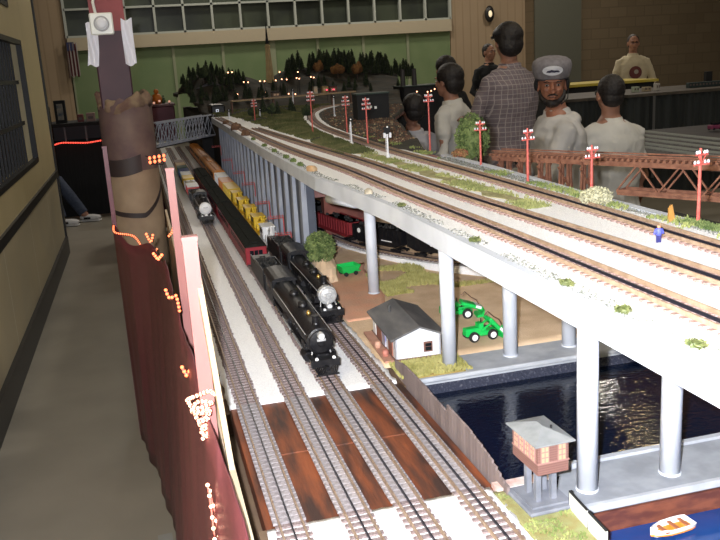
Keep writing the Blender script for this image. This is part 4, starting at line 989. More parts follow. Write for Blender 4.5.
# ------------------------------------------------------------------ far scenery on the upper level
def ramp(a, b, t): t = max(0, min(1, (t-a)/(b-a))); return t*t*(3-2*t)
def terr(x, y):
    z = ZU-.004
    if y < 5.9: d = min(abs(x-interp(A_, y)), abs(x-interp(B_, y)), abs(x-interp(C_, y)))
    else: d = abs(x-interp(C_, y)) if y < 6.4 and x < 1.8 else 1
    k = ramp(.035, .14, d)
    z += k*(.006+.012*(nz(x, y, 5)+.5))
    t = ramp(6.35, 6.75, y+.1*nz(x, y, 2)); z += t*.055
    z += .20*math.exp(-((x-.62)/.22)**2-((y-7.6)/.45)**2) + .10*math.exp(-((x-.95)/.2)**2-((y-7.7)/.4)**2)
    z += .17*math.exp(-((x-2.0)/.55)**2-((y-8.3)/.5)**2) + .10*math.exp(-((x-1.45)/.3)**2-((y-8.2)/.4)**2)
    z += .05*ramp(6.9, 7.9, y)*(1+nz(x, y, 3, 5))
    return z
FAR2 = [(2.62, .905), (2.8, .95), (4.3, 1.31), (5, 1.6), (6, 1.9), (8.8, 2.75)]
NEAR2 = [(2.6, .60), (3.4, .63), (5.7, .58), (5.85, .50), (8.8, .38)]
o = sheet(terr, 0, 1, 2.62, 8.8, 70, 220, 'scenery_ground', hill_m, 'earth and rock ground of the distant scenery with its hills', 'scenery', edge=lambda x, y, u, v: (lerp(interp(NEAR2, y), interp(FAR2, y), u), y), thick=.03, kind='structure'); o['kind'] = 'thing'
tag(MB().box(.54, 1.85, 5.85, 8.75, .0, 1.275).box(.46, .54, 6.5, 8.75, .0, 1.285).build('scenery_table', blk_matte), 'black skirted base carrying the distant hill scenery', 'table')
# olive grass on nearer scenery
pts = []
for _ in range(14000):
    y = random.uniform(2.7, 6.3); x = lerp(interp(NEAR2, y)+.03, interp(C_, y)-.055, random.random())
    if x > interp(NEAR2, y) and nz(x, y, 6, 8) > -.25: pts.append((x, y, terr(x, y)))
tufts('grass', mat('far_grass', (.07, .085, .025), (.16, .15, .06), scale=10, rough=.9), 'olive green grass on the ground inside the far curve of the outer track', pts, .014, .004)
pts = []
for _ in range(2600):
    y = random.uniform(2.9, 5.6); x = lerp(interp(C_, y)+.06, interp(FAR2, y)-.01, random.random())
    if interp(C_, y)+.06 < interp(FAR2, y): pts.append((x, y, terr(x, y)))
pebbles('brown and cream rubble outside the curve of the outer track', pts, mat('rubble', (.11, .055, .035), (.45, .36, .22), scale=40, rough=.9, lo=.55, hi=.68), .002, .007)
# trees
def conifer():
    t = thing('conifer_tree', '', 'tree', (0, 0, 0)); mb = MB(); H_ = .14
    for k in range(260):
        u = random.random()**.7; z = H_*(.12+.88*(1-u)); r = .034*u*random.uniform(.75, 1.1)+.002; a = random.random()*2*PI
        p = Vector((r*cos(a), r*sin(a), z)); q = Vector((cos(a), sin(a), -.5))*.011; s = Vector((-sin(a), cos(a), 0))*.006
        mb.add([p-q, p+s, p+q, p-s], [(0, 1, 2, 3)])
    mb.lathe([(.024, H_*.12), (.016, H_*.5), (.001, H_*.97)], n=8); mb.build('foliage', dark_leaf, t)
    MB().tube([(0, 0, -.02), (0, 0, H_*.3)], .004, 6).build('trunk', mat('bark', (.05, .03, .02)), t); return t
def broad(m):
    t = thing('broadleaf_tree', '', 'tree', (0, 0, 0)); mb = MB(); H_ = .12
    for c_ in ((0, 0, .08, .036), (.02, .01, .065, .026), (-.02, .0, .068, .028), (0, -.015, .095, .024)): mb.ell(c_[:3], c_[3], 10, 7)
    mb.v = [tuple(Vector(v)*(1+.3*noise.noise(Vector(v)*70))) for v in mb.v]
    for k in range(300):
        a = random.random()*2*PI; e = random.uniform(-1.2, 1.5); R_ = .044; p = Vector((R_*cos(e)*cos(a), R_*cos(e)*sin(a), .078+R_*.85*sin(e))); q = Vector([random.uniform(-1, 1) for _ in range(3)]).normalized()*.006; s = Vector([random.uniform(-1, 1) for _ in range(3)]).normalized()*.004
        mb.add([p-q, p+s, p+q, p-s], [(0, 1, 2, 3)])
    mb.build('foliage', m, t); MB().tube([(0, 0, -.02), (0, 0, .06)], .004, 6).build('trunk', mat('bark', (.05, .03, .02)), t); return t
pc = conifer(); first = True
spots = []
for k in range(190):
    if k < 70: x = random.uniform(.42, .95); y = random.uniform(6.6, 7.8)
    elif k < 170: x = random.uniform(1.40, 2.75); y = random.uniform(7.9, 8.5)
    else: x = random.uniform(1.0, 2.2); y = random.uniform(6.6, 7.5)
    spots.append((x, y))
spots += [(.98, 5.4), (1.0, 5.6), (.80, 5.5), (.86, 5.3)]
for k, (x, y) in enumerate(spots):
    o = pc if k == 0 else copy_tree(pc); o.location = (x, y, terr(x, y)-.004); s = random.uniform(.7, 1.35) if 70 <= k < 170 else random.uniform(.5, .95); o.scale = (s, s, s); o.rotation_euler = (0, 0, random.random()*6)
    z_ = 'left hill behind the truss bridge' if k < 70 else ('right hill below the green panels' if k < 170 else ('lamp lit slope between the hills' if k < 190 else 'ground inside the far curve'))
    o['label'] = 'small dark conifer tree on the %s' % z_; o['group'] = 'dark conifers on the %s' % z_
ba = broad(autumn); ba.location = (1.85, 7.75, terr(1.85, 7.75)+.0); ba.scale = (1.5, 1.2, 1.0); ba['label'] = 'wide rust coloured tree on the right hill'
for x, y, s, lab in ((2.05, 7.8, 1.2, 'rust coloured tree at the right of the wide one'), (1.68, 7.8, 1.1, 'rust coloured tree at the left of the wide one')):
    dup(ba, (x, y, terr(x, y)), 1, lab, sc=s)
bd = broad(dark_leaf); bd.location = (.93, 4.7, terr(.93, 4.7)); bd['label'] = 'round dark green tree nearest the far curve'; bd.scale = (.7,)*3
for x, y, s, lab in ((.76, 4.9, .65, 'round dark green tree in the middle of the curve ground'), (.66, 5.0, .6, 'round dark green tree left of the red pole'), (.58, 7.3, 1.1, 'big round tree on the left hill'), (1.75, 8.0, 1.2, 'big round tree on the right hill')):
    dup(bd, (x, y, terr(x, y)), 2, lab, sc=s)
# lamps of the little town: post with a glowing head
tl = thing('street_lamp', 'tiny lit street lamp on the distant dark slope', 'street lamp', (0, 0, 0), group='tiny lit street lamps on the distant slope')
MB().ell((0, 0, .0), .0055, 8, 6).build('bulb', mat('bulb_far', (.9, .6, .4), emit=(1, .42, .22), es=5), tl); MB().tube([(0, 0, -.07), (0, 0, 0)], .0018, 6).build('post', blk_matte, tl)
LP = [(0.822, 1.595), (0.857, 1.596), (0.952, 1.505), (0.991, 1.5), (1.098, 1.503), (1.138, 1.501), (1.24, 1.501), (1.294, 1.508), (1.339, 1.503), (1.28, 1.572), (1.082, 1.412), (1.144, 1.401), (1.195, 1.395), (1.258, 1.386), (1.347, 1.376), (1.408, 1.369), (0.887, 1.403), (1.446, 1.562), (1.431, 1.51), (1.454, 1.503), (1.562, 1.511), (1.589, 1.505), (2.16, 1.36), (2.25, 1.352), (2.28, 1.358), (2.31, 1.37)]
for k, (x, z) in enumerate(LP):
    o = tl if k == 0 else copy_tree(tl); yy_ = 7.05 if k < 22 else 6.4; sx = yy_/7.6 if k < 22 else 1
    X, Z = (x*sx, 1.6-(1.6-z)*sx) if k < 22 else (x, z)
    o.location = (X, yy_, Z); post = [c for c in o.children if c.name.startswith('post')][0]; post.scale = (1, 1, max(.3, (Z-terr(X, yy_))/.07))
# dark loco portal with a white number square
t = thing('streamlined_locomotive', 'black locomotive nose with a white square number light behind the truss bridge', 'locomotive', (.565, 6.15, 1.29))
bevel(MB().box(-.045, .055, 0, .3, .0, .085).build('body', blk, t), .01)
MB().box(-.012, .008, -.003, .001, .035, .055).build('number_light', mat('number_light', (.8, .8, .8), emit=(.8, .85, 1), es=.5), t); MB().box(-.007, .003, -.004, -.002, .040, .050).build('dark_square', blk_matte, t)
t2 = thing('engine_house', 'dark engine house on the left hill with a faint blue window', 'building', (.52, 7.25, 1.34)); MB().box(0, .22, 0, .2, -.08, .14).build('walls', mat('dark_wall', (.05, .045, .04), (.08, .07, .06), scale=20), t2); MB().prism([(-.01, .14), (.23, .14), (.11, .19)], -.01, .21, 'XZ').build('roof', mat('dark_roof', (.03, .025, .03)), t2); MB().box(.10, .14, -.003, 0, .05, .09).build('window', mat('blue_glow', (.05, .08, .15)), t2)
# monument tower with spire
t = thing('stone_tower', 'slender tan tower with a long dark spire before the green panels', 'tower', (1.245, 7.95, terr(1.245, 7.95)-.01))
MB().lathe([(.040, 0), (.034, .10), (.022, .32), (.016, .36)], n=4).build('shaft', mat('tan_stone', (.42, .30, .15), (.5, .38, .2), scale=20), t)
MB().lathe([(.018, .36), (.010, .42), (.002, .56)], n=8).build('spire', blk_matte, t)
MB().lathe([(.026, .33), (.026, .345)], n=4).build('ledge', mat('tan_stone', (.42, .3, .15)), t)
# town buildings
for k, (x, y, w_, h_, c_, lab) in enumerate(((1.42, 6.75, .03, .085, (.45, .4, .3), 'narrow cream building left of the red lamps'), (1.50, 6.75, .05, .08, (.30, .20, .08), 'ochre shop building with bright doorway near the red lamps'), (1.60, 6.9, .06, .07, (.16, .04, .03), 'dark red brick building near the red lamps'), (1.12, 6.9, .07, .05, (.10, .07, .05), 'low brown building on the lamp lit slope'))):
    t = thing('town_building', lab, 'building', (x, y, terr(x, y)-.01)); MB().box(-w_/2, w_/2, 0, .05, 0, h_).build('walls', mat('town_wall_%d' % k, c_), t); MB().box(-w_/2-.003, w_/2+.003, -.003, .053, h_, h_+.006).build('roof', blk_matte, t)
    MB().box(-w_*.3, -w_*.05, -.002, 0, h_*.5, h_*.8).box(w_*.05, w_*.3, -.002, 0, h_*.5, h_*.8).build('windows', litw, t)
for x, lab in ((1.455, 'left one of the two red signal lamps of the town'), (1.51, 'right one of the two red signal lamps of the town')):
    t = thing('red_lamp', lab, 'lamp', (x, 6.5, 1.418), group=None); MB().ell((0, 0, 0), (.008, .004, .004), 8, 6).build('bulb', mat('red_glow', (.6, .02, .05), emit=(1, .05, .12), es=3), t); MB().tube([(0, 0, -.09), (0, 0, 0)], .002, 6).build('post', blk_matte, t)
# elevated line far left to right
t = thing('elevated_track', 'tan elevated track bridge running before the lamp lit slope', 'bridge', (.66, 6.0, 1.40), math.atan2(.25, .95)); MB().box(0, 1.0, 0, .04, -.006, .0).build('deck', mat('tan_deck', (.34, .25, .14)), t)
pp = MB().box(-.004, .004, .01, .03, -.095, -.006).build('leg', mat('tan_leg', (.15, .08, .06)), t)
for k in range(1, 7): c = pp.copy(); C.objects.link(c); c.location = (k*.16, 0, 0)
MB().box(0, 1.0, .004, .007, 0, .005).box(0, 1.0, .033, .036, 0, .005).build('rails', rail_m, t)
# dark control cabinet
t = thing('control_cabinet', 'black control cabinet with small white labels behind the pinkish pole', 'cabinet', (1.10, 4.22, ZU-.01))
MB().box(0, .17, .0, .10, 0, .145).build('case', blk_matte, t); MB().box(-.004, .174, -.004, .10, .145, .152).build('top', mat('green_black', (.03, .05, .04)), t)
for a, b in ((.045, .075), (.065, .075), (.09, .07)): MB().box(a, a+.012, -.002, 0, b, b+.013).build('label_plate', white_p, t)
# factory with two stacks
t = thing('factory', 'black factory building with twin smokestacks below the green panels', 'building', (2.12, 6.6, 1.16))
MB().box(0, .42, 0, .3, 0, .235).build('walls', blk_matte, t); MB().box(-.01, .43, -.01, .31, .235, .242).build('roof', mat('green_black', (.03, .05, .04)), t)
for x in (.03, .13): MB().lathe([(.022, .24), (.018, .37), (.021, .375)], (x, .12, 0), 12).build('smokestack', mat('stack_dark', (.035, .03, .03)), t)
tag(MB().box(2.05, 2.75, 6.5, 7.2, 0, 1.16).build('factory_table', blk_matte), 'black skirted table under the twin stack factory', 'table')

# ------------------------------------------------------------------ rear left table and its goods
t = thing('display_table', 'dark skirted table across the far end of the aisle', 'table', (-1.15, 10.6, 0)); MB().box(0, 1.35, 0, .8, 1.08, 1.12).build('top', blk_matte, t); MB().box(.02, 1.33, .02, .78, .0, .90).build('skirt', mat('black_skirt', (.008, .009, .01), (.015, .016, .018), scale=20, rough=.9, stretch=(8, 8, .2)), t)
for k in range(6): MB().box(.05+k*.24, .07+k*.24, .03, .05, .9, 1.08).build('leg', mat('grey_metal', (.10, .10, .11), rough=.5), t)
MB().box(.02, 1.33, .4, .42, .9, 1.08).build('back_shelf', mat('dusty_grey', (.06, .055, .06)), t)
for (x, w_, h_, m, nm, lab) in ((-.88, .13, .27, blk_matte, 'framed_picture', 'dark framed picture leaning on the rear left table'), (-1.03, .06, .20, blk_matte, 'speaker_box', 'tall black box at the left end of the rear table'), (-.66, .07, .09, mat('dark_red_box', (.15, .03, .03)), 'small_box', 'small dark red box on the rear left table'), (-.54, .10, .10, mat('pink_grey', (.30, .18, .16)), 'small_box', 'pinkish box on the rear left table'), (-.36, .16, .14, mat('plum_box', (.07, .03, .05)), 'small_box', 'plum coloured carton at the right of the rear left table')):
    t = thing(nm, lab, 'box', (x, 10.75, 1.12)); bevel(MB().box(-w_/2, w_/2, 0, .08, 0, h_).build('case', m, t), .004)
    if nm == 'framed_picture': MB().box(-.035, .035, -.003, 0, .04, .23).build('picture', mat('faded_picture', (.05, .07, .10), (.35, .30, .22), scale=14), t)
    else: MB().box(-w_*.3, w_*.3, -.003, 0, h_*.3, h_*.6).build('face', mat('box_face', (.12, .09, .08)), t)
t = thing('maroon_stand', 'maroon cloth covered stand behind the wide column', 'stand', (-.03, 8.6, 0)); bevel(MB().box(0, .40, 0, .5, .1, 1.31).build('cover', mat('maroon_cloth', (.09, .02, .035), (.12, .03, .05), scale=10), t), .01); MB().box(-.01, .41, -.01, .51, 1.31, 1.33).build('top', mat('plum', (.12, .05, .06)), t)
for (x, r, h, m, lab) in ((.215, .055, .15, mat('orange_toy', (.50, .14, .01)), 'orange rounded figure on the maroon stand'), (.145, .015, .13, blk_matte, 'thin black figure left of the orange one'), (.28, .02, .09, mat('dark_green_toy', (.04, .07, .03)), 'small dark green figure on the maroon stand')):
    t = thing('toy_figure', lab, 'figurine', (x, 8.8, 1.33)); MB().lathe([(r*.8, 0), (r, h*.3), (r*.7, h*.6), (r*.3, h*.68)], n=12).build('body', m, t, smooth=True); MB().ell((0, 0, h*.82), r*.45, 10, 8).build('head', m, t, smooth=True)
for (x, z) in ((.18, 1.345), (.235, 1.36), (.33, 1.35)):
    t = thing('glowing_globe', 'tiny pinkish lit globe on the maroon stand', 'lamp', (x, 8.68, z), group='tiny lit globes on the maroon stand'); MB().ell((0, 0, 0), .012, 8, 6).build('globe', mat('globe', (.6, .35, .25), emit=(1, .5, .35), es=.5), t); MB().lathe([(.008, -.02), (.004, -.006)], n=8).build('foot', blk_matte, t)

# ------------------------------------------------------------------ column at the table edge
colm = mat('plum_column', (.045, .018, .027), (.07, .028, .038), scale=5, rough=.6)
CX, CY = -.072, 3.93
t = thing('column', 'plum painted building column rising out of a wide worn drum', 'column', (CX, CY, 0))
bevel(MB().box(-.070, .070, -.07, .07, 0, 5.5).build('shaft', colm, t), .006)
MB().box(-.071, .071, -.0715, .071, 1.80, 2.6).build('red_band', mat('dark_red_paint', (.20, .03, .03), (.28, .05, .05), scale=9), t)
drm = mat('worn_drum', (.24, .16, .10), (.38, .27, .17), scale=6, rough=.75, detail=7, bump=.1)
v = []; f = []; n_ = 48; hs = [.0, .3, .6, .9, 1.0, 1.1, 1.2, 1.3, 1.4, 1.47, 1.5]
for j, z in enumerate(hs):
    for k in range(n_):
        a = 2*PI*k/n_; r = .117; zz = z
        if j == len(hs)-1: zz = 1.49+.035*noise.noise(Vector((cos(a)*3, sin(a)*3, 2))) + .02*sin(a*3)
        v.append((.025+r*cos(a), r*sin(a), zz))
for j in range(len(hs)-1):
    for k in range(n_): a = j*n_+k; b = j*n_+(k+1) % n_; f.append((a, b, b+n_, a+n_))
cut = n_*6
dr = MB().add(v, f[:cut]).build('drum', drm, t, smooth=True)
wr = MB().add(v, f[cut:]).build('plum_wrap', mat('plum_wrap', (.10, .055, .055), (.17, .11, .085), scale=9, rough=.7, detail=7, bump=.15), t, smooth=True)
mb = MB(); N = 40
def band(z_of, w_, a0, a1):
    v = []; f = []
    for k in range(N+1):
        a = lerp(a0, a1, k/N); r = .1185
        for zz in (-w_/2, w_/2): v.append((.025+r*cos(a), r*sin(a), z_of(k/N)+zz))
    for k in range(N): f.append((2*k, 2*k+2, 2*k+3, 2*k+1))
    return v, f
bm1 = mat('dark_strap', (.035, .022, .02), rough=.6)
v, f = band(lambda u: 1.235-.02*sin(u*PI), .075, -PI*1.0, -PI*.38); b1 = MB().add(v, f).build('dark_patch', bm1, t); b1.modifiers.new('s', 'SOLIDIFY').thickness = .002
v, f = band(lambda u: 1.03-.03*sin(u*2.4)+.17*max(0, u-.6)**1.2*2, .022, -PI*.95, -PI*.05); b1 = MB().add(v, f).build('strap', bm1, t); b1.modifiers.new('s', 'SOLIDIFY').thickness = .002
cl_ = mat('crumpled_cloth', (.13, .07, .05), (.24, .17, .10), scale=18, rough=.9)
v = []; f = []; n_ = 60; m_ = 10
for k in range(n_):
    a = 2*PI*k/n_
    for j in range(m_):
        b = 2*PI*j/m_; q = Vector(((.098+.022*cos(b))*cos(a), (.098+.022*cos(b))*sin(a), .034*sin(b)))
        q += Vector((cos(a), sin(a), 1.6))*.020*noise.noise(q*24)+Vector((0, 0, .018*sin(a*2.3+1))); v.append((q.x+.025, q.y, q.z+1.485))
for k in range(n_):
    for j in range(m_): f.append((k*m_+j, ((k+1) % n_)*m_+j, ((k+1) % n_)*m_+(j+1) % m_, k*m_+(j+1) % m_))
MB().add(v, f).build('crumpled_wrap', cl_, t, smooth=True)
# fixture on the column
t = thing('wall_fixture', 'square white fixture with a round lens on the front of the plum column', 'fixture', (-.098, CY-.0715, 1.83))
bevel(MB().box(-.048, .048, -.022, 0, -.045, .045).build('plate', mat('cream_plastic', (.75, .74, .66), rough=.35), t), .005)
MB().lathe([(.032, -.022), (.032, -.032), (.027, -.033)], n=28, axis='Y').build('ring', mat('grey_ring', (.30, .29, .28), rough=.3), t)
MB().lathe([(.024, -.032), (.024, -.040), (.014, -.046)], n=24, axis='Y').build('lens', mat('pale_lens', (.75, .75, .78), rough=.15), t, smooth=True)
MB().tube([(-.02, -.01, .045), (-.025, -.012, .09), (-.012, -.01, .13), (-.02, -.01, .20)], .006, 8).build('cable', mat('cream_plastic', (.75, .74, .66)), t)
tp = mat('white_paper', (.80, .79, .86), rough=.35)
def paper(lab, x0, x1, y_, z0, z1, ph):
    v = []; f = []; nx, nz_ = 8, 14
    for j in range(nz_+1):
        for i in range(nx+1):
            u, w_ = i/nx, j/nz_; v.append((lerp(x0, x1, u)+.006*sin(w_*3+ph)-.012*(1-w_), y_+.006*sin(u*7+w_*5+ph), lerp(z0, z1, w_)+.006*sin(u*6+ph)))
    for j in range(nz_):
        for i in range(nx): a = j*(nx+1)+i; f.append((a, a+1, a+nx+2, a+nx+1))
    o = MB().add(v, f).build('paper_sheet', tp); o.modifiers.new('s', 'SOLIDIFY').thickness = .001; tag(o, lab, 'paper')
paper('crinkled white paper sheet taped to the left side of the column', -.165, -.120, CY-.075, 1.66, 1.835, 0)
paper('crinkled white paper sheet taped to the right side of the column', -.012, .034, CY-.078, 1.655, 1.845, 2)

# ------------------------------------------------------------------ barrier: maroon drape, plywood edge, stakes, rope lights
drape = mat('maroon_drape', (.125, .030, .038), (.165, .045, .052), scale=3, rough=.45, stretch=(1, 1, .2))
top = [(-.150, 3.60, .99), (-.09, 3.36, .98), (.0, 3.05, .99), (.032, 2.6, 1.03), (.040, 2.1, 1.05), (.044, 1.6, 1.09), (.050, 1.25, 1.105), (.058, 1.12, 1.10), (.064, 1.0, 1.07), (.065, .3, 1.06)]
bot = [(-.150, 3.66), (-.085, 3.25), (-.045, 2.8), (-.03, 2.4), (-.03, 2.0), (-.03, 1.5), (-.03, 1.0), (-.03, .3)]
tp_ = smooth_path(top, .02); bp_ = smooth_path([(x, y, .0) for x, y in bot], .02)
def rs(P, n_):
    L = poly_len(P); out = []
    import bisect
    for k in range(n_+1):
        s = L[-1]*k/n_; i = min(len(P)-2, max(0, bisect.bisect_right(L, s)-1)); out.append(P[i].lerp(P[i+1], (s-L[i])/max(1e-9, L[i+1]-L[i])))
    return out
n_ = 240; T_, B__ = rs(tp_, n_), rs(bp_, n_); v = []; f = []; R_ = 14
for k in range(n_+1):
    for j in range(R_+1):
        w_ = j/R_; p = T_[k].lerp(B__[k], w_); fold = (.005*sin(k*.23+1.3*sin(k*.05))+.0025*sin(k*.61))*(.25+w_)
        sag = .018*math.cos(k*.16)*(1-w_)
        v.append((p.x+fold, p.y, p.z*(1) + (sag if j == 0 else 0) + .004))
for k in range(n_):
    for j in range(R_): a = k*(R_+1)+j; f.append((a, a+1, a+R_+2, a+R_+1))
o = MB().add(v, f).build('drape', drape, smooth=True); o.modifiers.new('s', 'SOLIDIFY').thickness = .003; tag(o, 'long maroon cloth drape hanging from the table edge down to the aisle floor', 'drape')
ribbon([(x-.035, y, .0) for x, y in bot[2:]], .05, .002, 'floor_reflection', mat('pale_reflection', (.30, .30, .28), rough=.5), 'pale floor reflection painted as a strip in the aisle along the drape', 'painted reflection', th=.0015, rag=0, kind='thing')  # bright floor reflection beside the drape, painted in as a thin pale ribbon
t = thing('plywood_edge', 'tan plywood edge board standing between the drape and the first track', 'board', (0, 0, 0))
MB().box(.0685, .0755, .3, 3.6, .0, 1.045).build('board', plywood, t); MB().box(.0675, .0765, .3, 3.6, 1.045, 1.050).build('cap', mat('plywood_light', (.55, .44, .30)), t)
for k, y in enumerate((1.38, 2.2, 3.1)): MB().box(.0765, .088, y-.03, y+.03, .9, 1.06).build('cleat', mat('cleat', (.20, .12, .08)), t)
stm = mat('pink_stake', (.40, .16, .15), (.52, .25, .22), scale=12, rough=.4, stretch=(1, 1, .1))
for (x, y, w_, z1, lab) in ((.074, 1.25, .022, 1.36, 'nearest pink wooden stake standing out of the drape'), (.079, 2.0, .018, 1.385, 'second pink wooden stake, just behind the nearest one'), (-.128, 3.72, .018, 1.32, 'thin pink wooden stake at the corner of the drape beside the drum')):
    t = thing('stake', lab, 'stake', (x-.02, y, 0)); stm_ = stm if y < 3 else mat('plum_stake', (.20, .06, .08), rough=.4); MB().box(-w_/2, w_/2, -.005, .005, .0, z1).build('post', stm_, t); MB().box(-w_/2-.001, w_/2+.001, -.009, .009, z1, z1+.006).build('cap', stm_, t)
o = MB().bar((.060, 1.28, 1.33), (.072, 1.10, 1.03), .008, .014).build('brace_board', plywood); tag(o, 'slanted tan brace board leaning on the nearest stake', 'brace')
def rope_light(label, pts, n_b, r=.0028, rb=.0036, bm_=bulb_o):
    t = thing('rope_light', label, 'rope light', pts[0]); P = smooth_path(pts, .01); o0 = P[0]
    MB().tube([p-o0 for p in P], r, 8).build('tube', tube_m, t, smooth=True)
    q0 = None; Q = rs(P, max(1, n_b-1))
    for q in Q:
        if q0 is None: o_ = q0 = MB().ell((0, 0, 0), rb, 8, 6).build('bulb', bm_, t, smooth=True)
        else: o_ = q0.copy(); C.objects.link(o_)
        o_.location = q-o0
    return t
rope_light('glowing orange rope light sagging at the far corner of the drape', [(-.140, 3.40, 1.035), (-.135, 3.36, 1.015), (-.07, 3.36, .995), (-.045, 3.36, .955), (-.03, 3.36, .93), (-.005, 3.33, .920), (.015, 3.33, .938)], 36)
rope_light('glowing orange rope light bit beside the second stake', [(-.014, 2.45, 1.16), (-.004, 2.45, 1.135), (.004, 2.45, 1.155)], 7)
rope_light('small lit curl of rope light right of the near stake top', [(.052, 2.6, 1.12), (.062, 2.6, 1.13), (.070, 2.6, 1.15)], 6)
rope_light('orange rope light loop halfway down the second stake', [(.0, 1.96, 1.20), (.008, 1.96, 1.185), (.018, 1.96, 1.195)], 6)
rope_light('orange rope light loops on the drape beside the second stake', [(.016, 1.8, 1.15), (.022, 1.8, 1.13), (.036, 1.8, 1.135), (.040, 1.8, 1.10)], 9)
rope_light('single orange glow of rope light low on the near stake', [(.026, 1.5, 1.075), (.032, 1.5, 1.058), (.038, 1.5, 1.065)], 4)
cp = []
for k in range(46): a = k*.75; q_ = max(.18, 1-k/40); cp.append((.042+.022*cos(a)*q_, 1.20+.022*sin(a)*q_, 1.130-.0015*k+.003*sin(k*1.9)))
rope_light('bright coiled bunch of rope light around the foot of the nearest stake', cp, 62, .0026, .0030, bulb_w)
rope_light('left one of two strings of rope light hanging down the drape below the coil', [(.036, 1.13, 1.02), (.037, 1.12, .99), (.036, 1.10, .93), (.034, 1.08, .84)], 13, .0015, .0030, bulb_w)
rope_light('right one of two strings of rope light hanging down the drape below the coil', [(.038, 1.13, 1.01), (.042, 1.12, .97), (.045, 1.10, .92), (.045, 1.08, .84)], 9, .0015, .0030, bulb_w)
t = thing('light_bunch', 'bunch of eight small orange bulbs hanging at the right of the drum', 'string lights', (.065, 3.7, 1.25))
b0 = None
for k in range(8):
    p = (-.033+.020*(k % 4), .0, .012-.018*(k//4)+.002*(k % 4))
    if b0 is None: b0 = MB().ell((0, 0, 0), (.0062, .006, .0075), 10, 7).build('bulb', bulb_o, t, loc=p)
    else: c = b0.copy(); C.objects.link(c); c.location = p
MB().tube([(-.05, .006, .022), (-.02, .006, .012), (.01, .006, .016), (.04, .006, .03), (.02, .006, -.02), (-.03, .006, -.015)], .0022, 6).build('wire', blk_matte, t)
rope_light('long red rope light strung along the rear left table', [(-1.02, 10.5, .875), (-.9, 10.5, .905), (-.75, 10.5, .895), (-.6, 10.5, .885), (-.4, 10.5, .90), (.1, 10.5, .91)], 60, .007, .009, mat('bulb_red', (.9, .1, .08), emit=(1, .08, .05), es=2.2))

# ------------------------------------------------------------------ rear right tables
t = thing('skirted_table', 'long rear table with a pleated black skirt at the right', 'table', (4.3, 8.0, 0))
v = []; f = []; n_ = 220
for k in range(n_+1):
    x = 3.2*k/n_; y = .02*abs(sin(k*.5))
    for z in (0, 1.08): v.append((x+ (0 if k else 0), y - k*.0, z))
for k in range(n_): a = 2*k; f.append((a, a+2, a+3, a+1))
o = MB().add(v, f).build('skirt', mat('pleated_black', (.010, .013, .013), (.03, .035, .035), scale=3, rough=.8, stretch=(5, 1, .2)), t); o.modifiers.new('s', 'SOLIDIFY').thickness = .004
MB().box(-.02, 3.3, -.01, 1.1, 1.08, 1.11).build('top', mat('dark_brown_edge', (.10, .08, .06), (.06, .05, .04), scale=8), t)
MB().box(1.05, 1.08, -.012, -.006, .2, 1.08).build('grey_strip', mat('grey_strip', (.10, .10, .10)), t)
t = thing('yellow_table', 'rear table edge covered in bright yellow behind the seated man', 'table', (4.75, 9.3, 0)); MB().box(0, 1.55, 0, .7, 1.17, 1.20).build('top', mat('yellow_cover', (.55, .42, .04), (.62, .5, .1), scale=5), t); MB().box(.02, 1.5, .02, .66, 0, 1.17).build('skirt', blk_matte, t)
rng = [(5.35, .34, .045, blk, 'long black model passenger car standing below the yellow table edge', 'model_car'), (5.80, .07, .06, mat('green_white', (.35, .4, .3)), 'small green and white box on the rear table', 'small_box'), (5.93, .09, .05, mat('tan_box', (.35, .28, .18)), 'tan box on the rear table', 'small_box'), (6.08, .05, .08, mat('pale_box', (.45, .42, .38)), 'pale upright box on the rear table', 'small_box'), (6.25, .55, .06, mat('dark_teal', (.02, .035, .035)), 'long dark model train standing at the right of the rear table', 'model_car')]
for (x, w_, h_, m, lab, nm) in rng:
    t = thing(nm, lab, 'box' if nm == 'small_box' else 'model train', (x-.45 if x < 6.2 else x-.2, 8.35, 1.11)); bevel(MB().box(0, w_, 0, .06, 0, h_).build('body', m, t), .004)
    wn = MB(); k_ = max(2, int(w_/.04))
    for q in range(k_): wn.box((q+.2)*w_/k_, (q+.7)*w_/k_, -.002, 0, h_*.4, h_*.75)
    wn.build('windows', mat('pale_window', (.4, .42, .36)) if nm == 'model_car' and x < 6 else mat('box_face', (.12, .09, .08)), t)
t = thing('black_post', 'short black post standing on the long dark model train table', 'post', (6.50, 8.6, 1.11)); MB().box(-.04, .04, 0, .05, 0, .16).build('post', blk_matte, t); MB().box(-.05, .05, -.01, .06, .0, .02).build('foot', blk_matte, t)
for (x, y, lab) in ((5.0, 10.3, 'stack of plum cartons near the block wall'), (5.25, 10.4, 'second stack of plum cartons near the block wall')):
    t = thing('carton_stack', lab, 'carton', (x, y, 0)); bevel(MB().box(-.14, .14, 0, .3, 0, 1.28).build('carton', mat('plum_carton', (.06, .035, .045), (.09, .05, .06), scale=8), t), .01); MB().box(-.12, .12, 0, .3, 1.281, 1.36).build('carton', mat('plum_carton', (.06, .035, .045)), t)
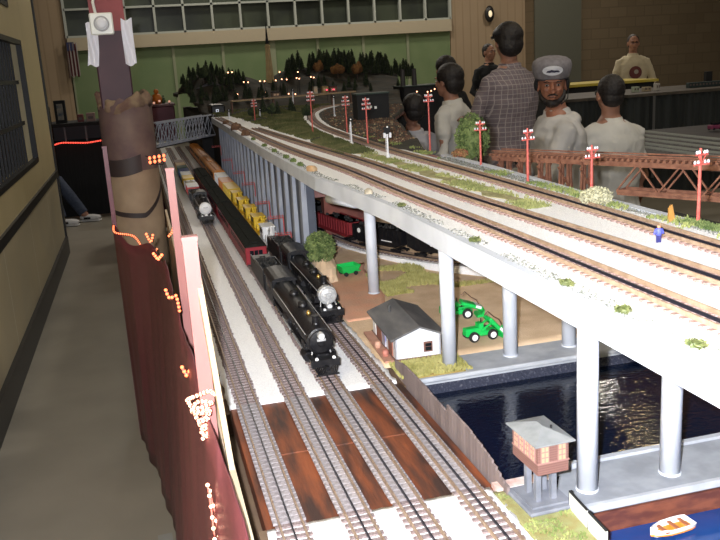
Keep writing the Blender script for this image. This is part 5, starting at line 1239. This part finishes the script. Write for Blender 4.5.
# mid-right layout with straight tracks
o = MB().box(3.15, 5.0, 3.4, 6.1, .88, .93).build('layout_table', mat('dark_module', (.03, .03, .035), (.06, .05, .05), scale=5)); tag(o, 'rear train module with parallel tracks right of the seated man', 'table')
for x in (3.3, 4.8):
    for y in (3.6, 5.9): MB().box(x-.04, x+.04, y-.04, y+.04, 0, .88).build('leg', blk_matte, o)
tr_ = mat('pale_module_rail', (.42, .44, .40), rough=.5)
for k, x in enumerate((3.30, 3.42, 3.58, 3.74, 3.92)):
    t = thing('railway_track', '%s of five parallel tracks on the rear module, counted from the aisle side' % ('first', 'second', 'third', 'fourth', 'fifth')[k], 'railway track', (x, 3.45, .93)); MB().box(-.03, .03, 0, 2.6, 0, .005).build('roadbed', mat('grey_roadbed', (.16, .15, .15), (.3, .3, .28), scale=80), t)
    for s in (-1, 1): MB().box(s*.016-.0025, s*.016+.0025, 0, 2.6, .005, .013).build('rail', tr_, t)
for (x, y, c_, lab) in ((3.35, 5.9, (.45, .03, .05), 'red toy car on the rear module'), (3.5, 5.95, (.5, .3, .12), 'tan toy truck on the rear module'), (4.3, 5.6, (.2, .03, .08), 'dark red toy car far right on the rear module')):
    t = thing('toy_car', lab, 'toy car', (x, y, .94)); bevel(MB().box(-.05, .05, -.03, .03, .008, .04).build('body', mat('toycar_%d' % int(x*100), c_), t), .006); bevel(MB().box(-.025, .03, -.026, .026, .04, .06).build('cabin', glass_d, t), .004)
    for a in (-.03, .03):
        for s in (-1, 1): MB().lathe([(.010, -.004), (.010, .004)], (a, s*.029, .010), 12, 'Y').build('wheel', tire, t)

# ------------------------------------------------------------------ people
skin_d = mat('skin_brown', (.33, .13, .075), (.38, .165, .10), scale=14, rough=.5)
skin_m = mat('skin_tan', (.36, .17, .11), (.42, .21, .14), scale=14, rough=.5)
skin_l = mat('skin_pale', (.42, .24, .16), (.48, .28, .2), scale=14, rough=.5)
hair_b = mat('black_hair', (.010, .008, .008), (.022, .016, .014), scale=120, rough=.55, bump=.3, bscale=300)
jeans = mat('blue_jeans', (.045, .06, .10), (.07, .09, .14), scale=50, rough=.85)
trous = mat('dark_trousers', (.02, .02, .024), rough=.85)
def rot(ax, deg): return Matrix.Rotation(radians(deg), 4, ax)
def person(label, x, y, face, top, shirt, skin, hair=hair_b, head_turn=0, head_tilt=0, arm_l=None, arm_r=None, lean=0, trouser=trous, shoe=blk_matte, wide=1.0, hairkind='short', collar=True, sleeve='long', voxel=.0065, seat_depth=True, sit=None, leg_fwd=False):
    """faces local -Y; rz = face; top = height of the crown; legs fold onto a stool when the hips are low"""
    hip = top-.87; t = thing('person', label, 'person', (x, y, 0), radians(face)); S = wide
    L = Matrix.Translation((0, 0, hip)) @ rot('X', lean) @ Matrix.Translation((0, 0, -hip))
    P = lambda *a: L @ Vector(a)
    sh = hip+.565; nb = hip+.61; hc = hip+.745
    HM = Matrix.Translation(P(0, -.012, hc)) @ rot('Z', head_turn) @ rot('X', head_tilt)
    def HP(*a): return HM @ Vector(a)
    body = MB()
    def torso(mb, g=0, z0=-.02, z1=.60, upto=True):
        secs = [(-.06, .155, .105), (.0, .165, .112), (.10, .150, .105), (.22, .145, .105), (.36, .168, .115), (.47, .178, .110), (.535, .140, .088), (.58, .088, .068), (.62, .058, .060)]
        vs = []; n = 24; use = [s for s in secs if z0 <= s[0] <= z1]
        for (dz, rx, ry) in use:
            for k in range(n):
                a = 2*PI*k/n; vs.append(P((rx*S+g)*cos(a), (ry*S+g)*sin(a), hip+dz))
        fs = [(i*n+k, i*n+(k+1) % n, (i+1)*n+(k+1) % n, (i+1)*n+k) for i in range(len(use)-1) for k in range(n)]
        fs += [tuple(range(n))[::-1], tuple((len(use)-1)*n+k for k in range(n))]
        mb.add(vs, fs)
    torso(body, -.014, -.07, .7)
    body.tube([P(0, .005, sh), P(0, .0, nb+.03), HP(0, .02, -.05)], [.060, .054, .056], 14)
    # head: skull, face, jaw, nose, ears, lips, brow
    E = lambda c, r, M=HM.to_3x3(): body.ell(HP(*c), r, 18, 12, M.to_4x4())
    E((0, .012, .025), (.074, .092, .088)); E((0, -.022, -.02), (.062, .066, .080)); E((0, -.036, -.072), (.040, .042, .034))
    body.tube([HP(0, -.082, .018), HP(0, -.100, -.012), HP(0, -.103, -.022), HP(0, -.088, -.030)], [.008, .012, .014, .010], 10)
    E((-.012, -.090, -.024), (.009, .010, .007)); E((.012, -.090, -.024), (.009, .010, .007))
    E((0, -.080, .032), (.046, .014, .010)); E((0, -.082, -.050), (.024, .010, .007)); E((0, -.080, -.060), (.021, .010, .007))
    E((-.034, -.066, -.015), (.018, .018, .016)); E((.034, -.066, -.015), (.018, .018, .016))
    for s in (-1, 1): E((s*.076, .010, -.005), (.010, .020, .032))
    # arms
    def arm(side, tgt):
        s = side; shp = P(s*.185*S, .0, sh-.045); el, wr = tgt
        el = Vector(el)+Vector((0, 0, hip)); wr = Vector(wr)+Vector((0, 0, hip)); el.x *= s; wr.x *= s
        el = L @ el; wr = L @ wr
        return P(s*.158*S, .0, sh-.072), el, wr
    dflt = ((.27, .03, .24), (.22, -.20, .10))
    arms = [(1, arm(1, arm_r or dflt)), (-1, arm(-1, arm_l or dflt))]
    for s, (a, b, c) in arms:
        body.tube([P(s*.10, 0, sh-.02), a, a.lerp(b, .5), b, b.lerp(c, .4), c], [.036, .040, .038, .036, .036, .026], 12)
        d = (c-b).normalized(); up_ = Vector((0, 0, 1)); lat = d.cross(up_).normalized() if abs(d.z) < .9 else Vector((1, 0, 0)); nn = lat.cross(d)
        palm = c+d*.05; body.tube([c, c+d*.03, palm+d*.035], [.026, .036, .034], 12, fx=1.15, fy=.5, up=tuple(nn))
        for k, (o_, ln) in enumerate(((-.030, .060), (-.010, .074), (.010, .070), (.029, .054))):
            r0 = palm+d*.03+lat*o_; m1 = r0+d*ln*.5-nn*.006; m2 = m1+d*ln*.45-nn*.020
            body.tube([r0-d*.02, r0, m1, m2], [.0095, .0095, .0088, .0075], 8)
        th = c+d*.025-lat*s*.028; body.tube([c+d*.015, th, th+d*.03-lat*s*.018-nn*.008, th+d*.055-lat*s*.020-nn*.016], [.013, .012, .010, .008], 8)
    # legs
    if hip > .78: legs = [(s, [P(s*.09, 0, hip-.02), Vector((s*.10, -.01, hip*.52)), Vector((s*.105, .02, .09)), Vector((s*.11, -.02, .045))]) for s in (-1, 1)]
    elif leg_fwd: legs = [(s, [Vector((s*.09, 0, hip)), Vector((s*.12, -.44, hip+.02)), Vector((s*.13+.0, -.60-.08*s, .10)), Vector((s*.13, -.64-.08*s, .05))]) for s in (-1, 1)]
    else: legs = [(s, [Vector((s*.09, 0, hip)), Vector((s*.13, -.40, hip-.02)), Vector((s*.12, -.36, max(.10, hip-.44))), Vector((s*.12, -.40, max(.055, hip-.49)))]) for s in (-1, 1)]
    lr = [.088, .060, .042, .036]
    for s, pts in legs:
        body.tube([pts[0], pts[0].lerp(pts[1], .5), pts[1], pts[1].lerp(pts[2], .35), pts[2], pts[3]], [lr[0], .078, lr[1], .056, lr[2], lr[3]], 14)
    bo = body.build('body', skin, t, smooth=True)
    m = bo.modifiers.new('remesh', 'REMESH'); m.mode = 'VOXEL'; m.voxel_size = voxel; m.use_smooth_shade = True
    m = bo.modifiers.new('smooth', 'SMOOTH'); m.factor = .5; m.iterations = 2
    # shirt
    sm = MB(); torso(sm, .012, -.07, .60)
    for s, (a, b, c) in arms:
        if sleeve == 'long': sm.tube([P(s*.08, 0, sh-.03), a, a.lerp(b, .5), b, b.lerp(c, .5), c.lerp(b, .06)], [.060, .064, .056, .050, .048, .036], 14)
        else: sm.tube([P(s*.08, 0, sh-.03), a, a.lerp(b, .75)], [.060, .064, .060], 14)
    if collar: sm.tube([P(0, .005, sh-.01), P(0, .004, nb+.005)], [.084, .072], 16)
    so = sm.build('shirt', shirt, t, smooth=True)
    m = so.modifiers.new('remesh', 'REMESH'); m.mode = 'VOXEL'; m.voxel_size = .008; m.use_smooth_shade = True
    m = so.modifiers.new('smooth', 'SMOOTH'); m.factor = .6; m.iterations = 3
    tx = bpy.data.textures.get('fold_noise') or bpy.data.textures.new('fold_noise', 'CLOUDS'); tx.noise_scale = .09
    m = so.modifiers.new('folds', 'DISPLACE'); m.texture = tx; m.strength = .022; m.mid_level = .5; m.texture_coords = 'LOCAL'
    # trousers
    tm = MB()
    for s, pts in legs: tm.tube([pts[0]+Vector((0, 0, .05)), pts[0], pts[0].lerp(pts[1], .5), pts[1], pts[1].lerp(pts[2], .5), pts[2]], [.10, .104, .092, .074, .066, .058], 14)
    tm.ell((0, 0, hip-.01), (.168*S, .122*S, .10), 18, 10)
    to = tm.build('trousers', trouser, t, smooth=True); m = to.modifiers.new('remesh', 'REMESH'); m.mode = 'VOXEL'; m.voxel_size = .010; m.use_smooth_shade = True
    for s, pts in legs:
        e = pts[-1]; sh_ = MB(); sh_.ell((0, -.035, .0), (.048, .135, .034), 16, 8); sh_.box(-.044, .044, -.155, .085, -.045, -.030)
        q = sh_.build('shoe', shoe, t, smooth=False, loc=(e.x, e.y, max(.046, e.z))); bevel(q, .006)
        if shoe is not blk_matte: MB().box(-.0475, .0475, -.05, .03, -.018, .006).build('stripe', blk_matte, q)
    # face pieces
    for s in (-1, 1):
        ey = MB().ell(HP(s*.030, -.0765, .010), (.0115, .0085, .0068), 12, 8, HM.to_3x3().to_4x4()).build('eye', mat('eye_white', (.42, .38, .35), rough=.2), t, smooth=True)
        MB().ell(HP(s*.031, -.0835, .010), (.0052, .0045, .0055), 10, 6, HM.to_3x3().to_4x4()).build('iris', mat('iris_dark', (.015, .008, .006), rough=.1), ey, smooth=True)
        MB().tube([HP(s*.014, -.086, .026), HP(s*.030, -.0905, .031), HP(s*.048, -.078, .026)], [.0028, .0036, .002], 8).build('eyebrow', hair, t, smooth=True)
    MB().tube([HP(-.020, -.0875, -.0545), HP(0, -.0925, -.0535), HP(.020, -.0875, -.0545)], [.0012, .0022, .0012], 8).build('mouth_line', mat('lip_shadow', (.12, .04, .035)), t, smooth=True)
    # hair
    hm = MB(); M3 = HM.to_3x3().to_4x4()
    if hairkind == 'short':
        hm.ell(HP(0, .030, .038), (.082, .092, .088), 20, 12, M3); hm.ell(HP(0, .055, -.01), (.070, .058, .065), 16, 10, M3)
    elif hairkind == 'big':
        hm.ell(HP(0, .028, .045), (.094, .104, .092), 20, 12, M3); hm.ell(HP(0, .062, -.01), (.085, .066, .082), 16, 10, M3)
    elif hairkind == 'balding': hm.ell(HP(0, .040, .018), (.083, .082, .070), 20, 12, M3)
    ho = hm.build('hair', hair, t, smooth=True); m = ho.modifiers.new('remesh', 'REMESH'); m.mode = 'VOXEL'; m.voxel_size = .005; m.use_smooth_shade = True
    m = ho.modifiers.new('folds', 'DISPLACE'); m.texture = bpy.data.textures.get('hair_noise') or bpy.data.textures.new('hair_noise', 'CLOUDS'); m.texture.noise_scale = .012; m.strength = .005; m.mid_level = .5
    if hip <= .78:
        st = thing('stool', 'round stool carrying the %s' % label[:70].replace('person ', 'person ', 1) if False else 'round stool under the ' + ' '.join(label.split()[:9]), 'stool', (x, y, 0), radians(face))
        zt_ = hip-.115; MB().lathe([(.17, zt_-.04), (.18, zt_-.02), (.17, zt_)], n=24).build('seat', mat('stool_seat', (.05, .03, .02)), st)
        for a in (45, 135, 225, 315): MB().bar((.10*cos(radians(a)), .10*sin(radians(a)), zt_-.04), (.19*cos(radians(a)), .19*sin(radians(a)), 0), .022).build('leg', blk_matte, st)
        if hip-.49 > .06: MB().tube([(.16*cos(radians(a)), .16*sin(radians(a)), hip-.53) for a in range(0, 361, 30)], .009, 6).tube([(-.16, -.40, hip-.545), (.16, -.40, hip-.545)], .010, 6).bar((-.1, -.12, hip-.54), (-.14, -.40, hip-.545), .012).bar((.1, -.12, hip-.54), (.14, -.40, hip-.545), .012).build('foot_rest', blk_matte, st)
    return t, HM, P, hip
tee = mat('white_tee', (.62, .60, .55), (.70, .68, .63), scale=8, rough=.85)
sweat = mat('grey_sweatshirt', (.52, .50, .48), (.60, .58, .56), scale=10, rough=.9)
greysh = mat('grey_blue_shirt', (.46, .45, .48), (.55, .54, .57), scale=10, rough=.9)
blksh = mat('black_shirt', (.010, .011, .013), rough=.85)
plaid = grid_mat('plaid_shirt', (.20, .155, .16), (.36, .31, .30), .030, .030, .13, axes=('X', 'Z'), rough=.85, noise_amt=30, c2=(.17, .14, .155))
cream = mat('cream_sweater', (.58, .50, .34), (.66, .58, .42), scale=10, rough=.85)
# man in plaid, seen from behind, looking away to the right
t, HM, P, hip = person('person in plaid shirt seen from behind, dark hair, standing tallest in the group', 2.40, 5.2, 205, 1.80, plaid, skin_m, head_turn=-28, hairkind='big', wide=1.25, arm_l=((.26, -.08, .26), (.10, -.30, .26)), arm_r=((.26, -.08, .26), (.10, -.30, .26)))
M3 = HM.to_3x3().to_4x4()
def cap(M_, parent, m, r=(.096, .106, .075), z0=.045, brim=True, name='cap'):
    n = 28; mm = 8; vs = []; fs = []
    for j in range(mm+1):
        a = PI/2*j/mm
        for k in range(n): tt = 2*PI*k/n; vs.append(M_ @ Vector((r[0]*cos(a)*cos(tt), .014+r[1]*cos(a)*sin(tt), z0+r[2]*sin(a))))
    for j in range(mm):
        for k in range(n): fs.append((j*n+k, j*n+(k+1) % n, (j+1)*n+(k+1) % n, (j+1)*n+k))
    o = MB().add(vs, fs).build(name, m, parent, smooth=True); o.modifiers.new('s', 'SOLIDIFY').thickness = .004
    if brim:
        vs = []; fs = []
        for k in range(13):
            tt = PI+PI*k/12
            for rr, dz_ in ((1.0, 0), (1.62, -.018)): vs.append(M_ @ Vector((r[0]*cos(tt)*(1 if rr == 1 else 1.0), .014+r[1]*sin(tt)*rr, z0+dz_*abs(sin(tt)))))
        for k in range(12): fs.append((2*k, 2*k+2, 2*k+3, 2*k+1))
        b_ = MB().add(vs, fs).build('brim', m, o, smooth=True); b_.modifiers.new('s', 'SOLIDIFY').thickness = .004
    return o
cap(HM, t, mat('black_cap', (.012, .012, .016), (.03, .03, .035), scale=40, rough=.5), r=(.100, .112, .075), z0=.050)
gl_ = MB().tube([HM @ Vector((-.085, .03, .03)), HM @ Vector((-.086, -.03, .028)), HM @ Vector((-.074, -.085, .022))], .0025, 6).tube([HM @ Vector((.085, .03, .03)), HM @ Vector((.086, -.03, .028)), HM @ Vector((.074, -.085, .022))], .0025, 6).build('glasses', mat('pale_frame', (.7, .68, .6), rough=.2), t)
# man in engineer cap looking at the camera
t, HM, P, hip = person('person in grey cap with oval patch and pale sweatshirt, looking at the camera', 2.30, 4.28, -105, 1.55, sweat, skin_d, head_turn=80, head_tilt=6, hairkind='short', lean=4, wide=1.25, voxel=.005, arm_l=((.25, -.12, .26), (.14, -.34, .20)), arm_r=((.25, -.12, .26), (.14, -.34, .20)))
capm = mat('grey_cap_cloth', (.19, .175, .185), (.25, .23, .245), scale=40, rough=.9)
n = 30; vs = []; fs = []; prof = [(.088, .034), (.096, .046), (.106, .078), (.109, .106), (.102, .130), (.080, .146), (.045, .155), (.01, .157)]
for (r, z) in prof:
    for k in range(n): tt = 2*PI*k/n; vs.append(HM @ Vector((r*cos(tt), .012+r*1.06*sin(tt), z)))
for j in range(len(prof)-1):
    for k in range(n): fs.append((j*n+k, j*n+(k+1) % n, (j+1)*n+(k+1) % n, (j+1)*n+k))
cp_ = MB().add(vs, fs).build('cap', capm, t, smooth=True); cp_.modifiers.new('s', 'SOLIDIFY').thickness = .003
MB().lathe([(.092, .034), (.094, .046)], (0, 0, 0), 30, M=HM @ Matrix.Translation((0, .012, 0)) @ Matrix.Scale(1.06, 4, (0, 1, 0))).build('cap_band', mat('dark_cap_band', (.05, .045, .05)), cp_)
def patch(r, zc_, off, m, nm, shape=None):
    vs = [HM @ Vector((0, -(.012*-1+0)-.1085-off, zc_))]; vs = []; fs = []; q = 26
    vs.append(None)
    def on(x_, z_):
        ang = x_/.106; rr = interp([(.034, .089), (.046, .097), (.078, .107), (.106, .110), (.130, .103)], z_)+off
        return HM @ Vector((rr*sin(ang), .012-rr*1.06*cos(ang), z_))
    vs[0] = on(0, zc_)
    for k in range(q):
        a = 2*PI*k/q; x_, z_ = r[0]*cos(a), zc_+r[1]*sin(a)
        if shape: x_, z_ = shape[k % len(shape)][0], zc_+shape[k % len(shape)][1]
        vs.append(on(x_, z_))
    fs = [(0, 1+k, 1+(k+1) % q) for k in range(q)]
    o_ = MB().add(vs, fs).build(nm, m, cp_); o_.modifiers.new('s', 'SOLIDIFY').thickness = .0015
patch((.054, .026), .090, .003, mat('patch_white', (.72, .72, .76), rough=.6), 'oval_patch')
vs = []
def on(x_, z_, off=.006):
    ang = x_/.106; rr = interp([(.034, .089), (.046, .097), (.078, .107), (.106, .110), (.130, .103)], z_)+off
    return HM @ Vector((rr*sin(ang), .012-rr*1.06*cos(ang), z_))
xs = [-.032, -.027, -.016, -.006, .008, .020, .030, .034]; hs_ = [.083, .090, .092, .096, .092, .092, .090, .084]
vs = [on(x_, .082 if i % 2 else .080) for i, x_ in enumerate(xs)]+[on(x_, h_) for x_, h_ in zip(xs, hs_)]
MB().add(vs, [(i, i+1, 9+i, 8+i) for i in range(7)]).build('train_emblem', mat('emblem_dark', (.03, .025, .06)), cp_).modifiers.new('s', 'SOLIDIFY').thickness = .0012
bd_ = MB(); M3 = HM.to_3x3().to_4x4()
bd_.ell(HM @ Vector((0, -.046, -.088)), (.044, .044, .030), 16, 10, M3); 
for s in (-1, 1): bd_.tube([HM @ Vector((s*.066, -.01, -.03)), HM @ Vector((s*.058, -.035, -.062)), HM @ Vector((s*.034, -.062, -.084))], [.010, .016, .018], 10)
bd_.tube([HM @ Vector((-.030, -.080, -.050)), HM @ Vector((-.016, -.094, -.040)), HM @ Vector((0, -.098, -.0385)), HM @ Vector((.016, -.094, -.040)), HM @ Vector((.030, -.080, -.050))], [.003, .0055, .005, .0055, .003], 10)
bo_ = bd_.build('beard', hair_b, t, smooth=True); m = bo_.modifiers.new('remesh', 'REMESH'); m.mode = 'VOXEL'; m.voxel_size = .004; m.use_smooth_shade = True
for s in (-1, 1): MB().ell(HM @ Vector((s*.084, .012, .004)), (.014, .026, .034), 14, 8, M3).build('ear_cup', blk_matte, t, smooth=True)
MB().tube([HM @ Vector((.088, .0, -.02)), HM @ Vector((.082, -.05, -.07)), HM @ Vector((.045, -.085, -.095))], .003, 8).build('headset_cord', blk_matte, t, smooth=True)
# back hood of sweatshirt
hd_ = MB(); hd_.ell(P(0, .080, hip+.545), (.12, .050, .045), 18, 10); ho = hd_.build('hood', sweat, t, smooth=True)
person('person in white t-shirt from behind, bare forearm, seated at the right', 2.80, 4.62, 188, 1.45, tee, skin_m, head_turn=-18, wide=1.25, sleeve='short', arm_l=((.28, -.02, .22), (.30, -.12, -.02)), arm_r=((.32, .0, .26), (.34, -.12, .02)), lean=0)
person('person in pale shirt with black hair, turned away beside the tall green bush', 2.26, 5.75, 222, 1.565, tee, skin_m, head_turn=-10, hairkind='big', wide=1.05, lean=6)
person('person in grey blue shirt seen from behind, sitting low before the twin stacks', 1.93, 5.95, 180, 1.385, greysh, skin_m, wide=1.25, lean=-10)
person('person in black clothes with black hair, half hidden behind the pale shirt man', 2.78, 7.4, 190, 1.62, blksh, skin_d, hairkind='big')
t, HM, P, hip = person('person in black shirt standing before the tan corrugated wall', 4.78, 11.0, 15, 1.765, blksh, skin_m, wide=1.2, hairkind='short')
MB().bar(P(-.10, -.145, hip+.36), P(.10, -.145, hip+.36), .006, .03).build('chest_print', mat('grey_print', (.16, .16, .18)), t)
t, HM, P, hip = person('person in cream sweater with round dark chest print by the block wall', 6.70, 10.5, -20, 1.77, cream, skin_m, wide=1.12, hair=mat('grey_brown_hair', (.05, .035, .03)), hairkind='short', arm_l=((.27, -.05, .24), (.12, -.26, .16)), arm_r=((.27, -.05, .24), (.12, -.26, .16)))
MB().lathe([(.085, -.172), (.083, -.166)], (P(0, 0, hip+.36)), 24, 'Y').build('chest_print', mat('print_maroon', (.14, .03, .03)), t); MB().lathe([(.03, -.176), (.03, -.171)], (P(.01, 0, hip+.37)), 14, 'Y').build('print_figure', mat('print_grey', (.4, .35, .3)), t)
MB().tube([HM @ Vector((-.05, -.088, .012)), HM @ Vector((-.012, -.096, .012)), HM @ Vector((.012, -.096, .012)), HM @ Vector((.05, -.088, .012))], .0035, 6).build('glasses', blk_matte, t)
person('person seated at the aisle end in jeans and white and black sneakers', -1.42, 10.25, 72, 1.33, blksh, skin_m, trouser=jeans, shoe=white_p, leg_fwd=True)
